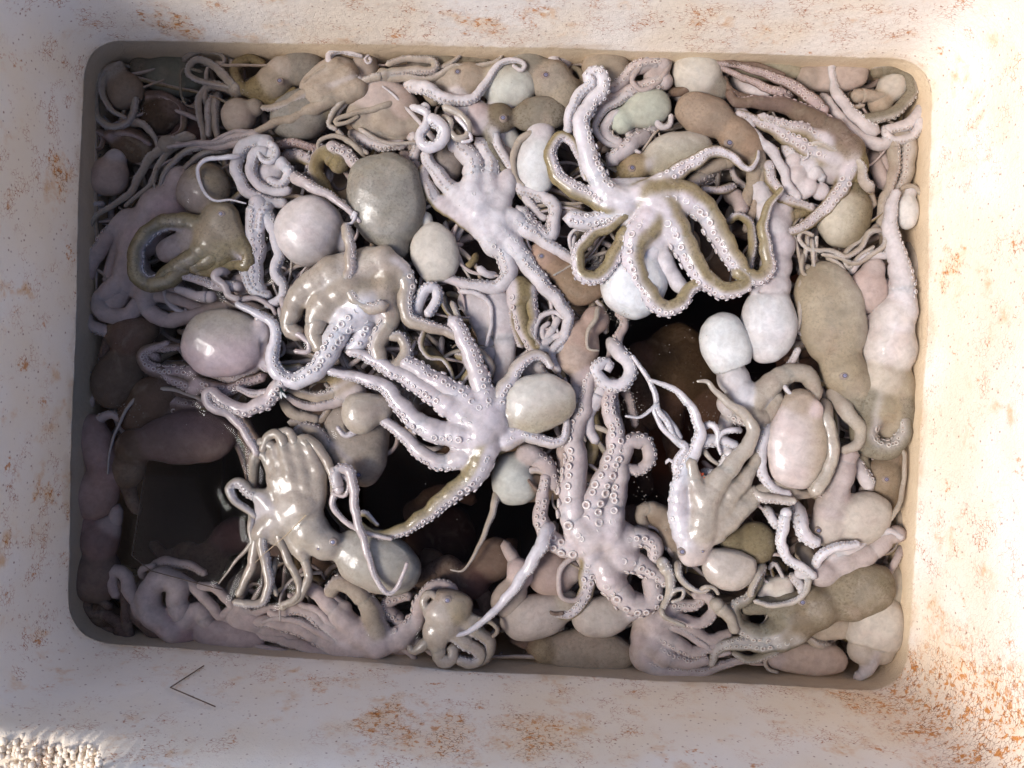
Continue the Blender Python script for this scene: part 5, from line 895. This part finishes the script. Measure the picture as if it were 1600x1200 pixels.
octopus('brown octopus sinking into the water, right of the sucker-covered octopus', z=-26, pal='B', k=.35, head=[(1050,835,24,0,(.52,.45,.38,.3)),(1030,810,20,-4,(.44,.37,.30,.3))], arms=[("1040,810 1020,795 1002,800 1008,825",16,8,{'su':None,'core':.5}),("1055,850 1062,870 1058,885",14,8,{'su':None})])
# ---- sunk deep in the gaps
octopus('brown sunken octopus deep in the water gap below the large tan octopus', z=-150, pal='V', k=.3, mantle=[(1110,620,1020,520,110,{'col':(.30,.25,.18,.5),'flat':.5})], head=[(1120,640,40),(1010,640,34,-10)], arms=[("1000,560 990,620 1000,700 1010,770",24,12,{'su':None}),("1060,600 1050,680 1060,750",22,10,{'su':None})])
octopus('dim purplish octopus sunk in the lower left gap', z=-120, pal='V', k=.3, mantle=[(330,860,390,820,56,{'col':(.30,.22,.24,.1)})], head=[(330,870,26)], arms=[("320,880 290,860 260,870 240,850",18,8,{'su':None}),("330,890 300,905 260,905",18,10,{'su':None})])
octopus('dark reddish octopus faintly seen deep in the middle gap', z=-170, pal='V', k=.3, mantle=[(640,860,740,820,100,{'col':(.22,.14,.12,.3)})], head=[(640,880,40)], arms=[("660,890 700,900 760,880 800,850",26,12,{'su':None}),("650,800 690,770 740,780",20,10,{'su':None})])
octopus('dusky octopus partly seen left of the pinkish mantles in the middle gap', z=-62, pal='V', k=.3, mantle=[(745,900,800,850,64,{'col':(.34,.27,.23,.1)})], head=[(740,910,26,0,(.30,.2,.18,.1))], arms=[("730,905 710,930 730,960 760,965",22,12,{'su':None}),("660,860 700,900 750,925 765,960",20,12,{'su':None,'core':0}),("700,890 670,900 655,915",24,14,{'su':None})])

# ================================================================= the mass of octopus below what one can tell apart
def tangle():
    a = Acc(); random.seed(11)
    holes = [(1075,570,135,150),(300,800,125,120),(690,810,120,100),(600,750,60,40),(790,850,60,60),(440,625,50,30),(1020,740,40,70),(400,700,40,60)]
    def open_(x, y): return any(((x - hx) / rx) ** 2 + ((y - hy) / ry) ** 2 < 1 for hx, hy, rx, ry in holes)
    n = 0
    while n < 370:
        x = random.uniform(150, 1405); y = random.uniform(105, 1030)
        if open_(x, y): continue
        z0 = random.uniform(-125, -88) if n > 200 else random.uniform(-160, -130); L = random.uniform(70, 190); r0 = random.uniform(8, 21) if n > 200 else random.uniform(26, 44); th = random.uniform(0, 6.28); cv = random.uniform(-.5, .5)
        pts = []; px, py = x, y
        for i in range(6):
            pts.append((min(max(px, 155), 1400), min(max(py, 108), 1022))); th += cv + random.uniform(-.25, .25); px += math.cos(th) * L / 5; py += math.sin(th) * L / 5
        if any(open_(*p) for p in pts): continue
        s_ = ' '.join('%.0f,%.0f' % p for p in pts)
        pal_ = random.choice('BBOPPWGTV')
        A = make_arm(s_, r0, 5 if n > 200 else r0 * .7, z0, z0 + random.uniform(-10, 10), None, 1, 0, pal_); A.tm = random.random()
        tube(a, A, True); n += 1
    n = 0; sm_ = []; bg_ = []
    while n < 740:
        x = random.uniform(140, 1420); y = random.uniform(95, 1040)
        if open_(x, y): continue
        ed = min(x - 125, 1440 - x, y - 75, 1060 - y)
        z0 = random.uniform(-66, -32) if ed > 170 else random.uniform(-90, -64); L = random.uniform(60, 190); r0 = random.uniform(3.5, 9)
        if n > 600: z0 = random.uniform(-44, -24) if ed > 150 else random.uniform(-62, -44); L = random.uniform(90, 260); r0 = random.uniform(2.6, 5.6)
        th = random.uniform(0, 6.28); cv = random.uniform(-.8, .8)
        pts = []; px, py = x, y
        for i in range(7):
            pts.append((min(max(px, 150), 1408), min(max(py, 102), 1026))); th += cv + random.uniform(-.35, .35); px += math.cos(th) * L / 6; py += math.sin(th) * L / 6
        if any(open_(*p) for p in pts): continue
        A = make_arm(' '.join('%.0f,%.0f' % p for p in pts), r0, 1.6, z0, z0 + random.uniform(-6, 14), random.choice((60, -60, 20, 80)), 1, 0, random.choice('BOWPWGTW' if n <= 600 else 'BOPGBOTP'))
        tube(a, A, True); n += 1
        if n < 160: suckers(A, sm_, bg_)
    for P_, nrm, T_, q, c_ in sm_:
        Vs, Qs, Ts, kd = SUCK[False]; x = np.cross(nrm, T_); x /= np.linalg.norm(x) + 1e-9
        a.add(Vs * q @ np.stack([x, np.cross(nrm, x), nrm], 0) + P_, [Qs, Ts], sucker_cols(kd, c_))
    o = a.link('octopus_tangle', SKIN); tag(o, 'dense mass of octopus arms and bodies filling the gaps beneath the others', 'octopus', None, 'stuff')
tangle()

# ================================================================= small things
def small_tube(name, pts, r, m, label, cat, z=0, parent=None, k=8):
    P = parse(pts, z, z); Q, s = resample(catmull(P), 2.0); kk = (HP - Q[:, 2]) / HP
    C = np.stack([(Q[:, 0] - 800) * kk, (600 - Q[:, 1]) * kk, Q[:, 2]], 1); T, sd, N = frame(C)
    a = np.linspace(0, 2 * np.pi, k, endpoint=False); rr = r * (1 - 0.55 * s / s[-1])
    V = (C[:, None] + (np.cos(a)[None, :, None] * N[:, None] + np.sin(a)[None, :, None] * sd[:, None]) * rr[:, None, None]).reshape(-1, 3)
    n = len(C); i = np.arange(n - 1)[:, None] * k; j = np.arange(k)[None]; j2 = (j + 1) % k
    F = np.stack([i + j, i + j2, i + k + j2, i + k + j], -1).reshape(-1, 4)[:, ::-1]
    V = np.vstack([V, C[:1], C[-1:]]); jj = np.arange(k)
    o = link(name, V, [F, np.stack([(jj + 1) % k, jj, np.full(k, n * k)], 1), np.stack([(n - 1) * k + jj, (n - 1) * k + (jj + 1) % k, np.full(k, n * k + 1)], 1)], None, m, parent)
    if label: tag(o, label, cat)
    return o
TWIG = plain('dry_twig', (.10, .055, .03), .6); STRAW = plain('straw', (.48, .36, .22), .5)
FLY = plain('fly_body', (.012, .03, .028), .2); WING = plain('fly_wing', (.55, .55, .52), .3); FROTH = plain('froth', (.42, .38, .33), .8, .1)
RED = plain('red_scrap', (.62, .10, .03), .5)
# the inner wall: where a photo ray meets it
def wall_point(px, py, lift=1.0):
    """a point lying on the box wall that shows at this place"""
    d_ = np.array([px - 800.0, 600 - py]); Q, u = outline(0, 720); Pw = np.stack([Q[:, 0] - 800, 600 - Q[:, 1]], 1)
    ang = np.arctan2(Pw[:, 1], Pw[:, 0]); b = np.arctan2(d_[1], d_[0]); i = np.argmin(np.abs((ang - b + np.pi) % (2 * np.pi) - np.pi))
    rw = np.linalg.norm(Pw[i]); ratio = np.linalg.norm(d_) / rw
    # wall leans outward 0.035 per unit height, so solve  rw + .035 z = ratio * rw * (HP - z) / HP
    nvec = Pw[i] / rw; cosn = 0.9; z = (ratio - 1) * rw / (ratio * rw / HP + 0.15 / cosn)
    rr = np.linalg.norm(d_) * (HP - z) / HP - lift
    return np.array([nvec[0] * rr, nvec[1] * rr, z])
def wall_stick(name, pix, r, m, label, cat):
    P = np.array([wall_point(x, y, 2.0) for x, y in pix]); Q = []
    for a, b in zip(P[:-1], P[1:]): Q += [a + (b - a) * t for t in np.linspace(0, 1, 6, endpoint=False)]
    Q.append(P[-1]); Q = np.array(Q); T = np.gradient(Q, axis=0); T /= np.linalg.norm(T, axis=1)[:, None]; up = np.array([.3, .4, .86]); sd = np.cross(up, T); sd /= np.linalg.norm(sd, axis=1)[:, None]; N = np.cross(T, sd)
    k = 6; a = np.linspace(0, 2 * np.pi, k, endpoint=False); V = (Q[:, None] + (np.cos(a)[None, :, None] * N[:, None] + np.sin(a)[None, :, None] * sd[:, None]) * r).reshape(-1, 3); n = len(Q)
    i = np.arange(n - 1)[:, None] * k; j = np.arange(k)[None]; j2 = (j + 1) % k; F = np.stack([i + j, i + j2, i + k + j2, i + k + j], -1).reshape(-1, 4)[:, ::-1]
    o = link(name, V, [F], None, m); tag(o, label, cat); return o
wall_stick('twig', [(318,1043),(265,1076),(300,1090),(334,1105)], 0.95, TWIG, 'thin dark bent twig stuck on the bottom wall below the lower left corner', 'twig')
small_tube('straw', '478,805 445,838 412,866 398,880', 1.0, STRAW, 'thin dry straw lying across the wet face-down octopus', 'straw', z=30)
small_tube('twig', '98,152 112,160 128,172', 1.8, TWIG, 'short brown twig at the waterline of the upper left wall', 'twig', z=1)
# fly
def ellip(acc, c, r, col_=(1, 1, 1, 1), rot=0):
    k1, k2 = 10, 6; th = np.linspace(0, 2 * np.pi, k1, endpoint=False); ph = np.linspace(0.15, np.pi - 0.15, k2)
    V = np.array([(math.sin(p) * math.cos(t), math.sin(p) * math.sin(t), math.cos(p)) for p in ph for t in th] + [(0, 0, 1), (0, 0, -1)]) * r
    c_, s_ = math.cos(rot), math.sin(rot); V = np.stack([V[:, 0] * c_ - V[:, 1] * s_, V[:, 0] * s_ + V[:, 1] * c_, V[:, 2]], 1) + c
    F = np.array([(j * k1 + i, (j + 1) * k1 + i, (j + 1) * k1 + (i + 1) % k1, j * k1 + (i + 1) % k1) for j in range(k2 - 1) for i in range(k1)])
    jj = np.arange(k1); T1 = np.stack([jj, (jj + 1) % k1, np.full(k1, k1 * k2)], 1); T2 = np.stack([(k2 - 1) * k1 + (jj + 1) % k1, (k2 - 1) * k1 + jj, np.full(k1, k1 * k2 + 1)], 1)
    acc.add(V, [F, T1, T2], col_)
fz = 16; fc = W3(441, 612, fz); rot = -1.15
b = Acc(); ellip(b, fc, (4.2, 3.0, 2.8), rot=rot); ellip(b, fc + np.array([1.9, -4.8, 0]), (4.6, 3.0, 2.6), rot=rot); ellip(b, fc + np.array([-2.0, 4.6, .2]), (2.2, 2.6, 2.1), rot=rot)
fly = b.link('fly', FLY); tag(fly, 'small dark green fly sitting over the dark gap at left', 'fly')
for s_ in (-1, 1):
    wv_ = Acc(); ellip(wv_, fc + np.array([1.2 + s_ * 2.6, -5.5, 2.6]), (6.0, 1.9, .25), rot=rot + s_ * .28); wv_.link('wing', WING, fly)
    for k_, dy in enumerate((-3.5, 0, 3)):
        x0, y0_ = fc[0], fc[1] + dy; lg = Acc()
        for t0, t1, za, zb in ((0, .55, 0, 2.5), (.55, 1, 2.5, -5)):
            for q in range(3):
                f = t0 + (t1 - t0) * q / 2; ellip(lg, np.array([x0 + s_ * 9 * f, y0_ + dy * .8 * f, fc[2] + za + (zb - za) * q / 2]), (2.0, .45, .45), rot=0.3 * s_)
        lg.link('leg', FLY, fly)
# red scrap
b = Acc(); ellip(b, W3(1096, 742, 6), (5, 2.6, 1.4), rot=.7); ellip(b, W3(1092, 738, 6.5), (3, 2, 1.2), rot=-.4); ellip(b, W3(1100, 747, 5.5), (2.5, 2, 1), rot=.2)
tag(b.link('red_scrap', RED), 'tiny orange-red scrap caught among the wet beige arms', 'scrap')
# froth and slime flecks afloat or caught in the water
def froth():
    a = Acc(); random.seed(5)
    spots = [(1070,585,40,60,12),(1040,560,30,30,6),(985,600,20,60,40),(990,640,22,22,60),(1005,765,20,40,24),(1052,820,26,14,50),(960,500,40,14,60),(965,490,30,8,50),(1170,442,20,6,16),(930,410,10,14,60),(1130,570,20,30,22),(1098,655,26,16,40),
             (218,172,16,14,40),(250,270,14,20,40),(200,640,30,16,46),(372,145,12,8,20),(290,155,16,6,14),(415,245,10,8,10),(700,590,60,20,20),(1095,520,60,20,10),(742,762,6,8,12),(878,985,60,6,10),(1110,275,24,10,40),(1300,400,40,16,20)]
    for cx, cy, rx, ry, n in spots:
        for q in range(n):
            x = random.gauss(cx, rx / 2); y = random.gauss(cy, ry / 2); z = random.uniform(-24, -1); r = random.uniform(.3, .95)
            k1 = 5; ang = random.uniform(0, 6); c = W3(x, y, z)
            V = [c + np.array([math.cos(ang + 1.2566 * i) * r * random.uniform(.6, 1.5), math.sin(ang + 1.2566 * i) * r * random.uniform(.6, 1.5), random.uniform(-.3, .3)]) for i in range(5)] + [c + [0, 0, r * .7], c - [0, 0, r * .7]]
            F = np.array([(i, (i + 1) % 5, 5) for i in range(5)] + [((i + 1) % 5, i, 6) for i in range(5)]); a.add(V, F, (1, 1, 1, 1))
    for q in range(260):
        x = random.uniform(150, 1400); y = random.uniform(100, 1020); c = W3(x, y, random.uniform(-14, 2)); r = random.uniform(.3, .8)
        V = [c + np.array([math.cos(1.2566 * i) * r * random.uniform(.6, 1.5), math.sin(1.2566 * i) * r * random.uniform(.6, 1.5), 0]) for i in range(5)] + [c + [0, 0, r * .7], c - [0, 0, r * .7]]
        a.add(V, np.array([(i, (i + 1) % 5, 5) for i in range(5)] + [((i + 1) % 5, i, 6) for i in range(5)]), (1, 1, 1, 1))
    o = a.link('froth', FROTH); tag(o, 'pale flecks of froth and slime afloat among the octopuses', 'froth', None, 'stuff')
froth()
# clear plastic sheet standing in the water of the lower left gap
def sheet():
    m, t, bb = mat('clear_plastic'); bb.inputs['Base Color'].default_value = (.75, .62, .55, 1); bb.inputs['Roughness'].default_value = .15; bb.inputs['Alpha'].default_value = .012; bb.inputs['Specular IOR Level'].default_value = .05
    P = [W3(226, 742, -14), W3(206, 868, -12), W3(236, 892, -8), W3(348, 922, -8), W3(372, 900, -20), W3(300, 745, -46)]
    V = np.array(P + [p - np.array([0, 0, 1.6]) for p in P]); n = len(P)
    F = np.array([(i, (i + 1) % n, n + (i + 1) % n, n + i) for i in range(n)]); cen = np.array([[(0), (i), (i + 1)] for i in range(1, n - 1)])
    o = link('plastic_sheet', V, [F[:, ::-1], cen[:, ::-1], cen + n], None, m); tag(o, 'clear thin plastic sheet lying under water over the dark lower left gap', 'plastic sheet')
    e = plain('sheet_edge', (.16, .11, .08), .5, .1)
    for a_, b_ in ((0, 1), (1, 2), (2, 3)):
        p, q = P[a_], P[b_]; dd = (q - p) / np.linalg.norm(q - p); s = np.cross(dd, [0, 0, 1]) * 0.6; u_ = np.array([0, 0, 0.7])
        Vb = np.array([p - s - u_, p + s - u_, p + s + u_, p - s + u_, q - s - u_, q + s - u_, q + s + u_, q - s + u_])
        link('edge', Vb, [np.array([(0, 1, 5, 4), (1, 2, 6, 5), (2, 3, 7, 6), (3, 0, 4, 7), (0, 3, 2, 1), (4, 5, 6, 7)])], None, e, o)
sheet()

# ------------------------------------------------------------ the water: a real surface that climbs up whatever breaks it, and the murk below it
def build_water():
    st = 4.0; nx, ny = int(1400 / st), int(1060 / st); x0, y0 = -720.0, -500.0
    mask = np.zeros((nx, ny), bool)
    P_ = np.concatenate(ALL) if ALL else np.zeros((0, 2))
    ix = ((P_[:, 0] - x0) / st).astype(int); iy = ((P_[:, 1] - y0) / st).astype(int); ok = (ix >= 0) & (ix < nx) & (iy >= 0) & (iy < ny)
    mask[ix[ok], iy[ok]] = True
    D = np.where(mask, 0, 99.0)
    for it in range(12):
        for ax in (0, 1):
            for s_ in (1, -1): D = np.minimum(D, np.roll(D, s_, ax) + 1)
        for s1 in (1, -1):
            for s2 in (1, -1): D = np.minimum(D, np.roll(np.roll(D, s1, 0), s2, 1) + 1.414)
    X = x0 + st * np.arange(nx); Y = y0 + st * np.arange(ny)
    H = 3.4 * np.exp(-(D * st) / 4.5) - 0.6
    K = H.copy()
    for ax in (0, 1): K = (np.roll(K, 1, ax) + 2 * K + np.roll(K, -1, ax)) / 4
    XX, YY = np.meshgrid(X, Y, indexing='ij')
    K += 0.10 * np.sin(XX * 0.045 + YY * 0.02) + 0.08 * np.sin(YY * 0.06 - XX * 0.013)
    # inside the box only: half-plane test against the outline polygon
    Q, u = outline(6, 240); px = Q[:, 0] - 800; py = 600 - Q[:, 1]
    ins = np.zeros(XX.shape, bool)
    for i in range(240):
        j = (i + 1) % 240; c_ = ((py[i] > YY) != (py[j] > YY)) & (XX < (px[j] - px[i]) * (YY - py[i]) / (py[j] - py[i] + 1e-9) + px[i]); ins ^= c_
    V = np.stack([XX, YY, K], -1).reshape(-1, 3); g = np.arange(nx * ny).reshape(nx, ny)
    cell = ins[:-1, :-1] & ins[1:, :-1] & ins[1:, 1:] & ins[:-1, 1:]
    F = np.stack([g[:-1, :-1], g[1:, :-1], g[1:, 1:], g[:-1, 1:]], -1)[cell]
    used = np.unique(F); re = -np.ones(len(V), int); re[used] = np.arange(len(used)); F = re[F]; V = V[used]
    # close the body of water downwards
    E = np.concatenate([F[:, [a, (a + 1) % 4]] for a in range(4)]); key = E[:, 0] * 10**7 + E[:, 1]; rk = E[:, 1] * 10**7 + E[:, 0]
    bd = E[~np.isin(key, rk)]; bv = np.unique(bd); mp = {v: i + len(V) for i, v in enumerate(bv)}
    Vb = V[bv].copy(); Vb[:, 2] = -545; Vb[:, :2] *= 1.0
    m1 = np.vectorize(mp.get)
    sideF = np.stack([bd[:, 1], bd[:, 0], m1(bd[:, 0]), m1(bd[:, 1])], 1)
    c0 = len(V) + len(Vb); cap = np.stack([m1(bd[:, 1]), m1(bd[:, 0]), np.full(len(bd), c0)], 1)
    V = np.vstack([V, Vb, [[0, 0, -545]]])
    m = bpy.data.materials.new('murky_water'); m.use_nodes = True; t = m.node_tree; t.nodes.clear(); L = t.links.new
    out = nn(t, 'ShaderNodeOutputMaterial'); tr = nn(t, 'ShaderNodeBsdfTransparent'); gl = nn(t, 'ShaderNodeBsdfGlossy'); gl.inputs['Roughness'].default_value = 0.03
    fr = nn(t, 'ShaderNodeFresnel'); fr.inputs['IOR'].default_value = 1.15; mx = nn(t, 'ShaderNodeMixShader')
    bp = nn(t, 'ShaderNodeBump'); bp.inputs['Strength'].default_value = 0.12; bp.inputs['Distance'].default_value = 0.002; nz = noise(t, pos(t), 55, 2, 0.4)
    L(nz.outputs[0], bp.inputs['Height']); L(bp.outputs[0], gl.inputs['Normal']); L(bp.outputs[0], fr.inputs['Normal'])
    L(fr.outputs[0], mx.inputs[0]); L(tr.outputs[0], mx.inputs[1]); L(gl.outputs[0], mx.inputs[2]); L(mx.outputs[0], out.inputs['Surface'])
    va = nn(t, 'ShaderNodeVolumeAbsorption'); va.inputs['Color'].default_value = (0.62, 0.48, 0.35, 1); va.inputs['Density'].default_value = 13.0; L(va.outputs[0], out.inputs['Volume'])
    o = link('water', V, [F, sideF, cap], None, m); o['kind'] = 'structure'
    return o
build_water()
